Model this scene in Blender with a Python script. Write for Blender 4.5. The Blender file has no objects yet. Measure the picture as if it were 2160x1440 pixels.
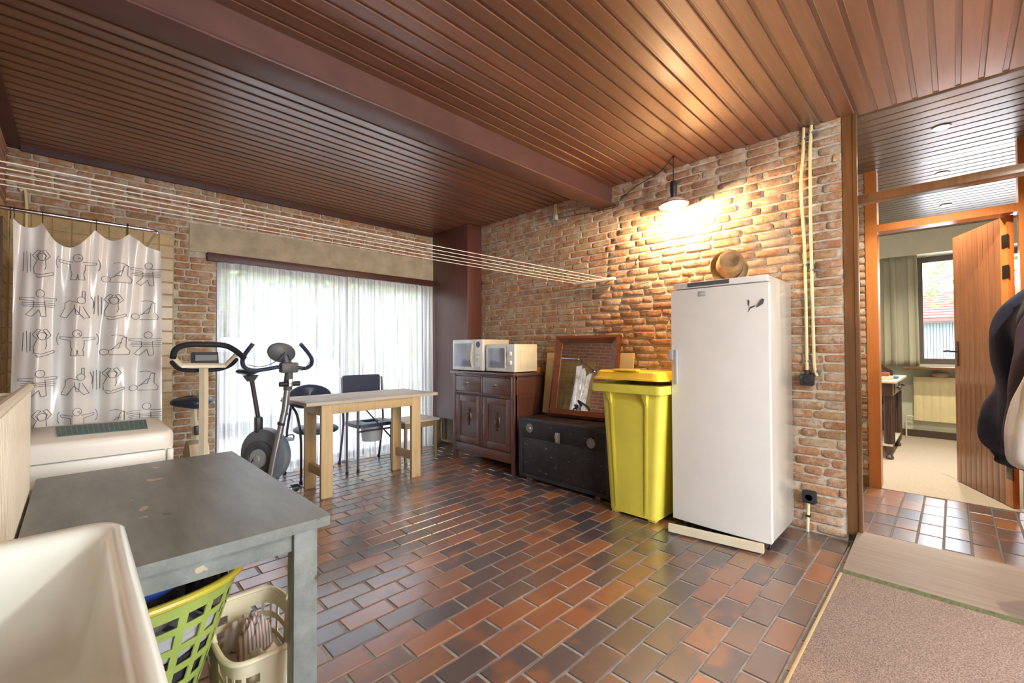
import bpy, bmesh, math, random
from mathutils import Matrix, Vector, noise
random.seed(7)
R = math.radians
SC = bpy.context.scene
COL = SC.collection

# ------------------------------------------------------------------ camera
H_CAM = 1.25
F_PX = 926.6
YAW, PITCH, ROLL = R(44.823), R(0.976), R(-0.189)
def cam_basis():
    f = Vector((math.sin(YAW)*math.cos(PITCH), math.cos(YAW)*math.cos(PITCH), math.sin(PITCH)))
    r = Vector((math.cos(YAW), -math.sin(YAW), 0)); u = r.cross(f)
    return (math.cos(ROLL)*r + math.sin(ROLL)*u, -math.sin(ROLL)*r + math.cos(ROLL)*u, f)
CR, CU, CF = cam_basis()
cam = bpy.data.objects.new('camera', bpy.data.cameras.new('camera'))
COL.objects.link(cam)
m3 = Matrix((CR, CU, -CF)).transposed().to_4x4()
m3.translation = (0, 0, H_CAM)
cam.matrix_world = m3
cam.data.sensor_width = 36; cam.data.sensor_fit = 'HORIZONTAL'
cam.data.lens = 36*F_PX/2160; cam.data.clip_start = .02; cam.data.clip_end = 300
SC.camera = cam
def project(p):
    d = Vector(p) - Vector((0, 0, H_CAM)); w = d.dot(CF)
    if w < .05: return None
    return 1080 + F_PX*d.dot(CR)/w, 720 - F_PX*d.dot(CU)/w

# ------------------------------------------------------------------ light
SC.view_settings.view_transform = 'Standard'; SC.view_settings.look = 'None'
SC.view_settings.gamma = 1; SC.view_settings.use_curve_mapping = False
SC.view_settings.exposure = EXPOSURE = 2.22
w = bpy.data.worlds.new('sky'); SC.world = w; w.use_nodes = True
nt = w.node_tree; bg = nt.nodes['Background']
sky = nt.nodes.new('ShaderNodeTexSky'); sky.sky_type = 'NISHITA'; sky.sun_disc = False
sky.sun_elevation = R(48); sky.sun_rotation = R(200); sky.air_density = 1.4; sky.dust_density = 3.0
mixw = nt.nodes.new('ShaderNodeMix'); mixw.data_type = 'RGBA'; mixw.inputs[0].default_value = .5
nt.links.new(sky.outputs[0], mixw.inputs[6]); mixw.inputs[7].default_value = (8.6, 9.3, 10.6, 1)
nt.links.new(mixw.outputs[2], bg.inputs[0]); bg.inputs[1].default_value = .50
sun = bpy.data.objects.new('sun', bpy.data.lights.new('sun', 'SUN')); COL.objects.link(sun)
sun.data.energy = 1.3; sun.data.angle = R(4); sun.data.color = (1, .95, .87)
sun.rotation_euler = (R(-42), 0, R(150))
def portal(loc, rot, sx, sy):
    l = bpy.data.lights.new('window_portal', 'AREA'); l.shape = 'RECTANGLE'; l.size = sx; l.size_y = sy
    l.cycles.is_portal = True
    o = bpy.data.objects.new('window_portal', l); o.location = loc; o.rotation_euler = rot; COL.objects.link(o)
portal((2.13, 5.14, 1.05), (R(-90), 0, 0), 2.4, 2.1)
portal((8.2, 0, 1.75), (0, R(90), 0), 1.4, 1.6)
portal((1.65, -2.85, 1.55), (R(90), 0, 0), 3.4, 1.7)
def bulb(name, loc, watts, col, radius=.03, spot=None, rot=(0, 0, 0), blend=.4):
    l = bpy.data.lights.new(name, 'SPOT' if spot else 'POINT'); l.energy = watts; l.color = col; l.shadow_soft_size = radius
    if spot: l.spot_size = R(spot); l.spot_blend = blend
    o = bpy.data.objects.new(name, l); o.location = loc; o.rotation_euler = rot; COL.objects.link(o); return o

# ------------------------------------------------------------------ materials
MATS = {}
def new_mat(name):
    m = bpy.data.materials.new(name); m.use_nodes = True; MATS[name] = m
    nt = m.node_tree; return m, nt, nt.nodes['Principled BSDF']
def node(nt, typ, **kw):
    n = nt.nodes.new(typ)
    for k, v in kw.items(): setattr(n, k, v)
    return n
def coords(nt, scale=(1, 1, 1), world=True):
    if world: src = node(nt, 'ShaderNodeNewGeometry').outputs['Position']
    else: src = node(nt, 'ShaderNodeTexCoord').outputs['Object']
    mp = node(nt, 'ShaderNodeMapping'); mp.inputs['Scale'].default_value = scale
    nt.links.new(src, mp.inputs[0]); return mp.outputs[0]
def noise_n(nt, vec, scale, detail=4, rough=.55, w=None):
    n = node(nt, 'ShaderNodeTexNoise')
    if w is not None: n.noise_dimensions = '4D'; nt.links.new(w, n.inputs['W'])
    n.inputs['Scale'].default_value = scale; n.inputs['Detail'].default_value = detail; n.inputs['Roughness'].default_value = rough
    nt.links.new(vec, n.inputs['Vector']); return n.outputs['Fac']
def ramp(nt, fac, stops, const=False):
    r = node(nt, 'ShaderNodeValToRGB'); el = r.color_ramp.elements
    if const: r.color_ramp.interpolation = 'CONSTANT'
    while len(el) > 1: el.remove(el[-1])
    el[0].position = stops[0][0]; el[0].color = (*stops[0][1], 1)
    for p, c in stops[1:]: el.new(p).color = (*c, 1)
    nt.links.new(fac, r.inputs[0]); return r.outputs[0]
def mixc(nt, fac, a, b, mode='MIX'):
    n = node(nt, 'ShaderNodeMix', data_type='RGBA', blend_type=mode)
    for s, i in ((fac, 0), (a, 6), (b, 7)):
        if isinstance(s, bpy.types.NodeSocket): nt.links.new(s, n.inputs[i])
        elif isinstance(s, (int, float)): n.inputs[i].default_value = s
        else: n.inputs[i].default_value = (*s, 1)
    return n.outputs[2]
def mathn(nt, op, a, b=0.0):
    n = node(nt, 'ShaderNodeMath', operation=op)
    for i, s in enumerate((a, b)):
        if isinstance(s, bpy.types.NodeSocket): nt.links.new(s, n.inputs[i])
        else: n.inputs[i].default_value = s
    return n.outputs[0]
def bump(nt, bs, h, strength=.3, dist=.01):
    b = node(nt, 'ShaderNodeBump'); b.inputs['Strength'].default_value = strength; b.inputs['Distance'].default_value = dist
    nt.links.new(h, b.inputs['Height']); nt.links.new(b.outputs[0], bs.inputs['Normal'])
def rnd(nt):
    oi = node(nt, 'ShaderNodeObjectInfo'); at = node(nt, 'ShaderNodeAttribute', attribute_name='tint')
    s = mathn(nt, 'ADD', oi.outputs['Random'], at.outputs['Fac']); return mathn(nt, 'FRACT', s)
def plain(name, col, rough=.5, metal=0, var=.08, scale=6, bmp=0, bscale=60, coat=0, alpha=None, emit=None, trans=0):
    m, nt, bs = new_mat(name)
    v = coords(nt)
    n = noise_n(nt, v, scale)
    lo = tuple(c*(1-var) for c in col); hi = tuple(min(1, c*(1+var)) for c in col)
    nt.links.new(ramp(nt, n, [(.3, lo), (.7, hi)]), bs.inputs['Base Color'])
    bs.inputs['Roughness'].default_value = rough; bs.inputs['Metallic'].default_value = metal
    if coat: bs.inputs['Coat Weight'].default_value = coat; bs.inputs['Coat Roughness'].default_value = .15
    if bmp: bump(nt, bs, noise_n(nt, v, bscale, 3), bmp, .004)
    if emit: bs.inputs['Emission Color'].default_value = (*emit[0], 1); bs.inputs['Emission Strength'].default_value = emit[1]
    return m
def wood(name, c1, c2, grain='x', rough=.4, knots=.25, coat=0.0, freq=1.0, rv=.35):
    m, nt, bs = new_mat(name)
    sc = {'x': (1.2, 22, 22), 'y': (22, 1.2, 22), 'z': (22, 22, 1.2)}[grain]
    r = rnd(nt); w_ = mathn(nt, 'MULTIPLY', r, 40.0)
    n = noise_n(nt, coords(nt, tuple(s*freq for s in sc)), 2.2, 6, .6, w_)
    base = ramp(nt, n, [(.3, c1), (.72, c2)])
    sc2 = {'x': (5, 14, 14), 'y': (14, 5, 14), 'z': (14, 14, 5)}[grain]
    kn = noise_n(nt, coords(nt, sc2), 1.0, 2, .5, w_)
    kf = ramp(nt, kn, [(.68, (0, 0, 0)), (.76, (1, 1, 1))])
    dark = tuple(c*.35 for c in c1)
    base = mixc(nt, mathn(nt, 'MULTIPLY', kf, knots), base, dark)
    val = mathn(nt, 'ADD', mathn(nt, 'MULTIPLY', r, rv), 1-rv*.5)
    hs = node(nt, 'ShaderNodeHueSaturation'); nt.links.new(base, hs.inputs['Color']); nt.links.new(val, hs.inputs['Value'])
    nt.links.new(hs.outputs[0], bs.inputs['Base Color'])
    bs.inputs['Roughness'].default_value = rough
    if coat: bs.inputs['Coat Weight'].default_value = coat; bs.inputs['Coat Roughness'].default_value = .33; bs.inputs['Coat IOR'].default_value = 1.7
    bump(nt, bs, n, .12, .003)
    return m
def brick_mat(name):
    m, nt, bs = new_mat(name)
    r = rnd(nt); v = coords(nt)
    base = ramp(nt, r, [(0, (.40, .16, .08)), (.16, (.50, .25, .13)), (.34, (.40, .19, .10)), (.46, (.55, .37, .23)), (.6, (.47, .22, .105)), (.72, (.30, .17, .10)), (.82, (.50, .34, .18)), (.92, (.44, .19, .09)), (1, (.36, .24, .16))])
    n1 = noise_n(nt, v, 28, 5, .65)
    base = mixc(nt, ramp(nt, n1, [(.35, (0, 0, 0)), (.75, (1, 1, 1))]), base, mixc(nt, .55, base, (.66, .54, .40)))
    n2 = noise_n(nt, v, 11, 5, .7)
    base = mixc(nt, mathn(nt, 'MULTIPLY', ramp(nt, n2, [(.47, (0, 0, 0)), (.62, (1, 1, 1))]), .7), base, (.66, .59, .48))
    n3 = noise_n(nt, v, 60, 3)
    base = mixc(nt, mathn(nt, 'MULTIPLY', ramp(nt, n3, [(.62, (0, 0, 0)), (.7, (1, 1, 1))]), .6), base, (.16, .08, .05))
    nt.links.new(base, bs.inputs['Base Color']); hsb = node(nt, 'ShaderNodeHueSaturation'); hsb.inputs['Value'].default_value = .88; hsb.inputs['Saturation'].default_value = 1.08; nt.links.new(base, hsb.inputs['Color']); nt.links.new(hsb.outputs[0], bs.inputs['Base Color']); bs.inputs['Roughness'].default_value = .92
    bump(nt, bs, noise_n(nt, v, 45, 6, .7), .9, .012)
    return m
def tile_mat(name):
    m, nt, bs = new_mat(name)
    r = rnd(nt); v = coords(nt)
    base = ramp(nt, r, [(0, (.08, .056, .057)), (.22, (.115, .07, .06)), (.4, (.17, .088, .055)), (.5, (.28, .10, .042)), (.62, (.36, .135, .052)), (.68, (.115, .075, .066)), (.85, (.085, .07, .074)), (.93, (.22, .105, .05)), (1, (.31, .13, .052))])
    n = noise_n(nt, v, 4.5, 2, .5)
    base = mixc(nt, ramp(nt, n, [(.55, (0, 0, 0)), (.68, (.7, .7, .7))]), base, (.30, .115, .045))
    n2 = noise_n(nt, v, 5.5, 2, .5, mathn(nt, 'ADD', r, 3.0))
    base = mixc(nt, ramp(nt, n2, [(.56, (0, 0, 0)), (.7, (.6, .6, .6))]), base, (.085, .07, .074))
    n3 = noise_n(nt, v, 130, 3)
    base = mixc(nt, .25, base, mixc(nt, n3, (.1, .08, .07), base))
    nt.links.new(base, bs.inputs['Base Color'])
    bs.inputs['Roughness'].default_value = .33; bs.inputs['Coat Weight'].default_value = 1; bs.inputs['Coat Roughness'].default_value = .27; bs.inputs['Coat IOR'].default_value = 1.8
    bump(nt, bs, noise_n(nt, v, 60, 4), .15, .003)
    return m
brick_mat('brick'); tile_mat('clay_tile')
plain('mortar', (.54, .50, .41), .95, var=.25, scale=25, bmp=.8, bscale=70)
plain('grout', (.27, .26, .245), .9, var=.3, scale=15, bmp=.3)
plain('grout_dark', (.13, .125, .12), .9); plain('concrete', (.46, .41, .30), .9, var=.2, scale=7, bmp=.35, bscale=40)
wood('board_wood', (.135, .05, .023), (.23, .088, .04), 'x', .38, .5, 1.0)
wood('hall_board_wood', (.12, .09, .065), (.19, .15, .11), 'y', .28, .2, .3)
plain('beam_paint', (.125, .058, .045), .42, var=.12, bmp=.1)
wood('door_wood', (.20, .075, .03), (.29, .115, .046), 'z', .3, .3, .3, rv=.2)
wood('frame_orange', (.46, .15, .03), (.58, .20, .045), 'z', .32, .2, .3, rv=.1)
wood('frame_dark', (.12, .055, .02), (.20, .095, .035), 'z', .3, .2, .3, rv=.1)
wood('rail_wood', (.06, .022, .02), (.09, .035, .03), 'x', .45, .1)
wood('casing_wood', (.085, .03, .024), (.125, .045, .035), 'z', .38, .1, .2)
wood('cabinet_wood', (.085, .034, .024), (.14, .056, .037), 'z', .3, .15, .4, rv=.1)
wood('cabinet_panel', (.07, .027, .02), (.115, .044, .03), 'z', .3, .15, .4, rv=.1)
wood('mirror_wood', (.10, .033, .014), (.19, .066, .028), 'y', .35, .2, .2, rv=.1)
wood('pine', (.46, .33, .165), (.58, .44, .24), 'z', .55, .4, rv=.15)
wood('worn_plank', (.40, .35, .27), (.56, .51, .42), 'x', .6, .3, rv=.15)
wood('stool_wood', (.20, .13, .06), (.30, .20, .10), 'z', .5, .2)
wood('desk_wood', (.035, .018, .012), (.07, .035, .024), 'z', .3, .1, .4)
wood('plywood', (.165, .12, .088), (.23, .172, .128), 'y', .55, .1, rv=.05)
plain('ply_edge', (.11, .12, .05), .8, var=.3, scale=60)
plain('white_enamel', (.80, .81, .78), .22, var=.02, coat=.4)
plain('fridge_side', (.68, .64, .56), .1, metal=.3, var=.03)
plain('grey_plastic', (.42, .44, .45), .4); plain('dark_grey_plastic', (.10, .11, .125), .45)
plain('mid_grey', (.20, .22, .26), .4); plain('black_plastic', (.022, .022, .026), .42); plain('rubber', (.018, .02, .03), .7)
plain('navy_vinyl', (.03, .042, .085), .38, bmp=.15)
plain('seat_vinyl', (.035, .05, .09), .35, bmp=.1)
plain('chrome', (.75, .75, .77), .18, metal=1, var=.02)
plain('steel_grey', (.45, .46, .48), .3, metal=.8)
plain('brown_tube', (.075, .06, .075), .35, metal=.3)
plain('cream_paint', (.72, .64, .47), .4, var=.05)
plain('cream_plastic', (.70, .64, .46), .45)
plain('radiator_paint', (.73, .66, .52), .35, var=.05)
plain('radiator_yellow', (.72, .63, .36), .4, var=.04)
plain('bin_yellow', (.70, .63, .085), .38, var=.07, scale=4, bmp=.06)
plain('bin_lid', (.84, .55, .045), .38, var=.06)
plain('black_trunk', (.018, .017, .02), .42, var=.4, scale=12, bmp=.25)
plain('trunk_edge', (.035, .034, .038), .5, var=.4)
plain('pewter', (.33, .33, .33), .35, metal=.85, var=.2, scale=40)
plain('brass_old', (.42, .34, .2), .35, metal=.9); plain('bronze', (.10, .075, .06), .35, metal=.9)
plain('mirror_glass', (.8, .82, .84), .02, metal=1, var=.01)
plain('sink_glaze', (.75, .78, .69), .18, var=.05, scale=5, coat=.5)
plain('dryer_white', (.76, .72, .63), .35, var=.03)
plain('mat_green', (.05, .16, .14), .5, var=.1); plain('mat_line', (.34, .47, .43), .6)
plain('basket_green', (.31, .39, .09), .4, var=.12); plain('basket_rim', (.52, .42, .04), .35, var=.1)
plain('basket_cream', (.70, .63, .42), .45, var=.06)
plain('cloth_dark', (.022, .02, .028), .9, bmp=.4); plain('cloth_taupe', (.16, .125, .105), .85, bmp=.4)
plain('cloth_grey', (.36, .35, .36), .85, bmp=.4); plain('cloth_white', (.66, .62, .54), .85, bmp=.4)
plain('cloth_brown', (.09, .065, .045), .85, bmp=.4); plain('cloth_mauve', (.46, .36, .34), .85, bmp=.4)
plain('blue_plastic', (.03, .09, .42), .4); plain('teal_cord', (.03, .27, .25), .5)
plain('navy_cloth', (.025, .027, .05), .9, bmp=.5, bscale=120); plain('plum_cloth', (.055, .04, .06), .9, bmp=.5, bscale=120)
plain('parka_cloth', (.50, .47, .42), .85, bmp=.4); plain('fleece_black', (.012, .013, .022), .98, bmp=.6)
plain('felt', (.28, .175, .085), .9, var=.35, scale=14, bmp=.3); plain('felt_band', (.07, .04, .02), .8)
def glow(name, col, strength, clear=.6):
    m = bpy.data.materials.new(name); MATS[name] = m; m.use_nodes = True; nt = m.node_tree; nt.nodes.clear()
    out = node(nt, 'ShaderNodeOutputMaterial'); mx = node(nt, 'ShaderNodeMixShader'); mx.inputs[0].default_value = clear
    em = node(nt, 'ShaderNodeEmission'); em.inputs[0].default_value = (*col, 1); em.inputs[1].default_value = strength
    tr = node(nt, 'ShaderNodeBsdfTransparent'); nt.links.new(em.outputs[0], mx.inputs[1]); nt.links.new(tr.outputs[0], mx.inputs[2]); nt.links.new(mx.outputs[0], out.inputs[0])
glow('bulb_glass', (1, .68, .36), 60); glow('fill_glass', (1, .96, .9), 12)  # globe glass belongs to the added fill lamp
plain('lamp_white', (.80, .72, .6), .4); plain('lamp_red', (.35, .05, .03), .35)
plain('spot_lens', (1, .9, .7), .3, emit=((1, .78, .5), 45))
plain('pvc_cream', (.72, .64, .36), .45, var=.05); plain('clamp_grey', (.16, .17, .19), .5)
plain('line_white', (.80, .76, .68), .6); plain('white_plastic', (.80, .80, .78), .4)
plain('shower_tile', (.47, .34, .15), .3, var=.15, scale=9); plain('tile_joint', (.52, .40, .22), .9)
plain('plaster', (.72, .69, .56), .9, var=.03); plain('plaster_green', (.56, .58, .46), .9, var=.04)
plain('window_frame', (.12, .10, .09), .45); plain('marble', (.62, .56, .46), .3, var=.1, scale=12)
plain('book_red', (.30, .07, .04), .6); plain('book_cream', (.58, .52, .36), .6); plain('book_blue', (.05, .14, .24), .6)
plain('pink_bowl', (.42, .27, .24), .5); plain('baseboard_brown', (.07, .045, .03), .6)
plain('stool_light', (.40, .29, .14), .8); plain('paving', (.48, .46, .44), .9, var=.15, scale=3, bmp=.2); plain('grass', (.12, .2, .05), .95)
plain('leaf_tree', (.10, .16, .035), .6, var=.5, scale=3); plain('leaf', (.07, .11, .04), .6, var=.5, scale=3); plain('leaf_light', (.15, .20, .075), .6, var=.4, scale=3)
plain('bark', (.10, .07, .05), .9); plain('car_paint', (.27, .28, .30), .2, coat=.6); plain('car_glass', (.04, .05, .06), .08)
plain('garage_green', (.085, .105, .097), .6); plain('house_brick', (.08, .032, .022), .9, var=.2, scale=20); plain('roof_tile', (.085, .035, .025), .85, var=.2, scale=8)
plain('ink', (.10, .095, .11), .7); plain('skin_print', (.82, .79, .74), .5, var=.03)
plain('flame_orange', (.6, .2, .02), .5)

def special():
    # carpet with fine speckle
    for nm, c1, c2 in (('carpet_runner', (.15, .10, .08), (.40, .30, .24)), ('carpet_beige', (.40, .34, .26), (.54, .47, .37))):
        m, nt, bs = new_mat(nm); v = coords(nt)
        n = noise_n(nt, v, 190, 2, .6)
        base = ramp(nt, n, [(.35, c1), (.65, c2)])
        base = mixc(nt, mathn(nt, 'MULTIPLY', noise_n(nt, v, 3, 3), .3), base, tuple(c*.8 for c in c1))
        nt.links.new(base, bs.inputs['Base Color']); bs.inputs['Roughness'].default_value = 1
        bump(nt, bs, n, .6, .006)
    # grey painted table with worn patches
    m, nt, bs = new_mat('grey_paint'); v = coords(nt)
    n = noise_n(nt, coords(nt, (6, 1.2, 6)), 2.5, 5, .65)
    base = ramp(nt, n, [(.3, (.125, .135, .125)), (.7, (.225, .24, .215))])
    chips = noise_n(nt, coords(nt, (1, .5, 1)), 17, 2, .4)
    base = mixc(nt, ramp(nt, chips, [(.735, (0, 0, 0)), (.75, (.8, .8, .8))]), base, (.50, .43, .28))
    dark = noise_n(nt, coords(nt, (1, .6, 1)), 12, 2, .4)
    base = mixc(nt, ramp(nt, dark, [(.72, (0, 0, 0)), (.75, (.8, .8, .8))]), base, (.035, .033, .03))
    nt.links.new(base, bs.inputs['Base Color'])
    bs.inputs['Roughness'].default_value = .36
    # scuffed trunk
    m = MATS['black_trunk']; nt = m.node_tree; bs = nt.nodes['Principled BSDF']
    sc = noise_n(nt, coords(nt, (30, 16, 40)), 1.0, 3, .6)
    old = bs.inputs['Base Color'].links[0].from_socket
    nt.links.new(mixc(nt, ramp(nt, sc, [(.655, (0, 0, 0)), (.70, (.75, .75, .75))]), old, (.26, .24, .22)), bs.inputs['Base Color'])
    # clear window glass
    m = bpy.data.materials.new('clear_glass'); MATS['clear_glass'] = m; m.use_nodes = True; nt = m.node_tree; nt.nodes.clear()
    out = node(nt, 'ShaderNodeOutputMaterial'); mx = node(nt, 'ShaderNodeMixShader'); tr = node(nt, 'ShaderNodeBsdfTransparent'); gl = node(nt, 'ShaderNodeBsdfGlossy')
    gl.inputs['Roughness'].default_value = .03; fr = node(nt, 'ShaderNodeFresnel'); fr.inputs[0].default_value = 1.35
    nt.links.new(mathn(nt, 'MULTIPLY', fr.outputs[0], .6), mx.inputs[0]); nt.links.new(tr.outputs[0], mx.inputs[1]); nt.links.new(gl.outputs[0], mx.inputs[2]); nt.links.new(mx.outputs[0], out.inputs[0])
    # sheer curtain : woven, partly open
    m = bpy.data.materials.new('sheer'); MATS['sheer'] = m; m.use_nodes = True; nt = m.node_tree; nt.nodes.clear()
    out = node(nt, 'ShaderNodeOutputMaterial'); tr = node(nt, 'ShaderNodeBsdfTransparent'); df = node(nt, 'ShaderNodeBsdfDiffuse'); tl = node(nt, 'ShaderNodeBsdfTranslucent')
    n1 = noise_n(nt, coords(nt, (120, 1, .8)), 1, 3, .6); n2 = noise_n(nt, coords(nt, (1.5, 1, 160)), 1, 3, .6)
    s = mathn(nt, 'ADD', mathn(nt, 'MULTIPLY', n1, .65), mathn(nt, 'MULTIPLY', n2, .35))
    op = ramp(nt, s, [(.38, (.74,)*3), (.62, (.95,)*3)])
    colr = ramp(nt, n1, [(.3, (.46, .44, .42)), (.6, (.70, .685, .66))])
    nt.links.new(colr, df.inputs[0]); nt.links.new(colr, tl.inputs[0])
    a = node(nt, 'ShaderNodeMixShader'); a.inputs[0].default_value = .62; nt.links.new(df.outputs[0], a.inputs[1]); nt.links.new(tl.outputs[0], a.inputs[2])
    b = node(nt, 'ShaderNodeMixShader'); nt.links.new(op, b.inputs[0]); nt.links.new(tr.outputs[0], b.inputs[1]); nt.links.new(a.outputs[0], b.inputs[2]); nt.links.new(b.outputs[0], out.inputs[0])
    # shower vinyl
    m, nt, bs = new_mat('vinyl'); bs.inputs['Base Color'].default_value = (.86, .86, .84, 1); bs.inputs['Roughness'].default_value = .24
    bs.inputs['Alpha'].default_value = .9; bs.inputs['Coat Weight'].default_value = .3
    # heavy curtain
    m, nt, bs = new_mat('drape'); bs.inputs['Base Color'].default_value = (.42, .41, .31, 1); bs.inputs['Roughness'].default_value = .85
    # brick-look for the unseen walls
    m, nt, bs = new_mat('brick_far'); bt = node(nt, 'ShaderNodeTexBrick')
    bt.inputs['Color1'].default_value = (.42, .18, .10, 1); bt.inputs['Color2'].default_value = (.30, .14, .09, 1); bt.inputs['Mortar'].default_value = (.45, .40, .32, 1)
    bt.inputs['Scale'].default_value = 1; bt.inputs['Brick Width'].default_value = .21; bt.inputs['Row Height'].default_value = .0635; bt.inputs['Mortar Size'].default_value = .007
    g = node(nt, 'ShaderNodeNewGeometry'); sx = node(nt, 'ShaderNodeSeparateXYZ'); cx = node(nt, 'ShaderNodeCombineXYZ'); nt.links.new(g.outputs['Position'], sx.inputs[0])
    nt.links.new(mathn(nt, 'ADD', sx.outputs[0], sx.outputs[1]), cx.inputs[0]); nt.links.new(sx.outputs[2], cx.inputs[1]); nt.links.new(cx.outputs[0], bt.inputs[0])
    nt.links.new(bt.outputs[0], bs.inputs['Base Color']); bs.inputs['Roughness'].default_value = .9
    # striped knit
    m, nt, bs = new_mat('striped_knit'); wv = node(nt, 'ShaderNodeTexWave'); wv.inputs['Scale'].default_value = 28; wv.inputs['Distortion'].default_value = 1
    nt.links.new(coords(nt, (1, .4, .1)), wv.inputs[0]); nt.links.new(ramp(nt, wv.outputs['Fac'], [(.3, (.30, .20, .20)), (.6, (.62, .55, .48))]), bs.inputs['Base Color']); bs.inputs['Roughness'].default_value = .95
special()
# ------------------------------------------------------------------ mesh helpers
ROOT = {}
def sub(a, b): return (a[0]-b[0], a[1]-b[1], a[2]-b[2])
class MB:
    def __init__(s): s.v = []; s.f = []; s.t = []
    def add(s, vs, fs):
        o = len(s.v); s.v += [tuple(v) for v in vs]; s.f += [tuple(i+o for i in f) for f in fs]; return s
    def box(s, x0, x1, y0, y1, z0, z1, b=0):
        if b <= 0:
            vs = [(x, y, z) for z in (z0, z1) for y in (y0, y1) for x in (x0, x1)]
            return s.add(vs, [(0, 2, 3, 1), (4, 5, 7, 6), (0, 1, 5, 4), (2, 6, 7, 3), (0, 4, 6, 2), (1, 3, 7, 5)])
        bm = bmesh.new(); bmesh.ops.create_cube(bm, size=1)
        for v in bm.verts: v.co = Vector(((x0+x1)/2 + v.co.x*(x1-x0), (y0+y1)/2 + v.co.y*(y1-y0), (z0+z1)/2 + v.co.z*(z1-z0)))
        b = min(b, .49*min(abs(x1-x0), abs(y1-y0), abs(z1-z0)))
        bmesh.ops.bevel(bm, geom=list(bm.edges), offset=b, segments=2, affect='EDGES', profile=.5)
        return s.frombm(bm)
    def frombm(s, bm):
        bm.verts.index_update(); o = len(s.v); s.v += [tuple(v.co) for v in bm.verts]; s.f += [tuple(o+v.index for v in f.verts) for f in bm.faces]; bm.free(); return s
    def tube(s, pts, r, n=10, closed=False, caps=True, flat=None):
        P = [Vector(p) for p in pts]; m = len(P); rs = r if isinstance(r, (list, tuple)) else [r]*m
        up = None; rings = []
        for i in range(m):
            if closed: d = P[(i+1) % m]-P[i-1]
            else: d = P[min(i+1, m-1)]-P[max(i-1, 0)]
            d.normalize()
            if up is None:
                up = Vector((0, 0, 1)) if abs(d.z) < .9 else Vector((1, 0, 0))
            up = (up - d*up.dot(d)); up.normalize(); sd = d.cross(up)
            fu, fs_ = (1, 1) if flat is None else flat
            rings.append([P[i] + rs[i]*(fs_*math.cos(a)*sd + fu*math.sin(a)*up) for a in [2*math.pi*k/n for k in range(n)]])
        vs = [tuple(v) for rg in rings for v in rg]; fs = []
        for i in range(m if closed else m-1):
            j = (i+1) % m
            for k in range(n): l = (k+1) % n; fs.append((i*n+k, i*n+l, j*n+l, j*n+k))
        if caps and not closed: fs += [tuple(range(n))[::-1], tuple((m-1)*n+k for k in range(n))]
        return s.add(vs, fs)
    def lathe(s, prof, loc=(0, 0, 0), mat=None, n=24, sx=1, sy=1):
        vs = []; fs = []; m = len(prof); M_ = mat or Matrix.Identity(3)
        for r, z in prof:
            for k in range(n):
                a = 2*math.pi*k/n; p = M_ @ Vector((r*sx*math.cos(a), r*sy*math.sin(a), z)); vs.append((p.x+loc[0], p.y+loc[1], p.z+loc[2]))
        for i in range(m-1):
            for k in range(n): l = (k+1) % n; fs.append((i*n+k, i*n+l, (i+1)*n+l, (i+1)*n+k))
        if prof[0][0] > 1e-6: fs.append(tuple(range(n))[::-1])
        if prof[-1][0] > 1e-6: fs.append(tuple((m-1)*n+k for k in range(n)))
        return s.add(vs, fs)
    def prism(s, poly, fn, d0, d1):
        n = len(poly); vs = [fn(a, b, d0) for a, b in poly]+[fn(a, b, d1) for a, b in poly]
        return s.add(vs, [tuple(range(n))[::-1], tuple(range(n, 2*n))]+[(i, (i+1) % n, n+(i+1) % n, n+i) for i in range(n)])
    def grid(s, fn, nu, nv, cu=False, thick=None):
        vs = [fn(i/nu, j/nv) for j in range(nv+1) for i in range(nu if cu else nu+1)]; w = nu if cu else nu+1
        fs = [(j*w+i, j*w+(i+1) % w, (j+1)*w+(i+1) % w, (j+1)*w+i) for j in range(nv) for i in range(nu)]
        return s.add(vs, fs)
    def xf(s, M_): s.v = [tuple(M_ @ Vector(v)) for v in s.v]; return s
    def build(s, name, mat, parent=None, world=True, smooth=True, ang=35, solid=0, tint=None):
        vs = s.v; loc = None
        if parent is None:
            xs = [[v[i] for v in vs] for i in range(3)]
            loc = Vector(((min(xs[0])+max(xs[0]))/2, (min(xs[1])+max(xs[1]))/2, min(xs[2]))); vs = [tuple(Vector(v)-loc) for v in vs]
        elif world and parent in ROOT:
            inv = ROOT[parent].inverted(); vs = [tuple(inv @ Vector(v)) for v in vs]
        me = bpy.data.meshes.new(name); me.from_pydata(vs, [], s.f)
        if tint:
            a = me.attributes.new('tint', 'FLOAT', 'FACE'); a.data.foreach_set('value', tint)
        bm = bmesh.new(); bm.from_mesh(me); bmesh.ops.recalc_face_normals(bm, faces=list(bm.faces)); bm.to_mesh(me); bm.free()
        if smooth:
            me.polygons.foreach_set('use_smooth', [True]*len(me.polygons)); me.set_sharp_from_angle(angle=R(ang))
        me.materials.append(MATS[mat])
        o = bpy.data.objects.new(name, me); COL.objects.link(o)
        if loc is not None: o.location = loc; ROOT[o] = Matrix.Translation(loc)
        else:
            o.parent = parent
            if parent in ROOT: ROOT[o] = ROOT[parent]
        if solid:
            md = o.modifiers.new('thickness', 'SOLIDIFY'); md.thickness = solid; md.offset = 0
        return o
def thing(name, label, cat, loc, rotz=0, group=None):
    o = bpy.data.objects.new(name, None); COL.objects.link(o); o.location = loc; o.rotation_euler = (0, 0, rotz)
    o.empty_display_size = .1
    ROOT[o] = Matrix.Translation(Vector(loc)) @ Matrix.Rotation(rotz, 4, 'Z')
    return tag(o, label, cat, group)
def tag(o, label, cat, group=None):
    o['label'] = label; o['category'] = cat
    if group: o['group'] = group
    return o
def struct(o): o['kind'] = 'structure'; return o
def bx(*a, b=0): return MB().box(*a, b=b)
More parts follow.
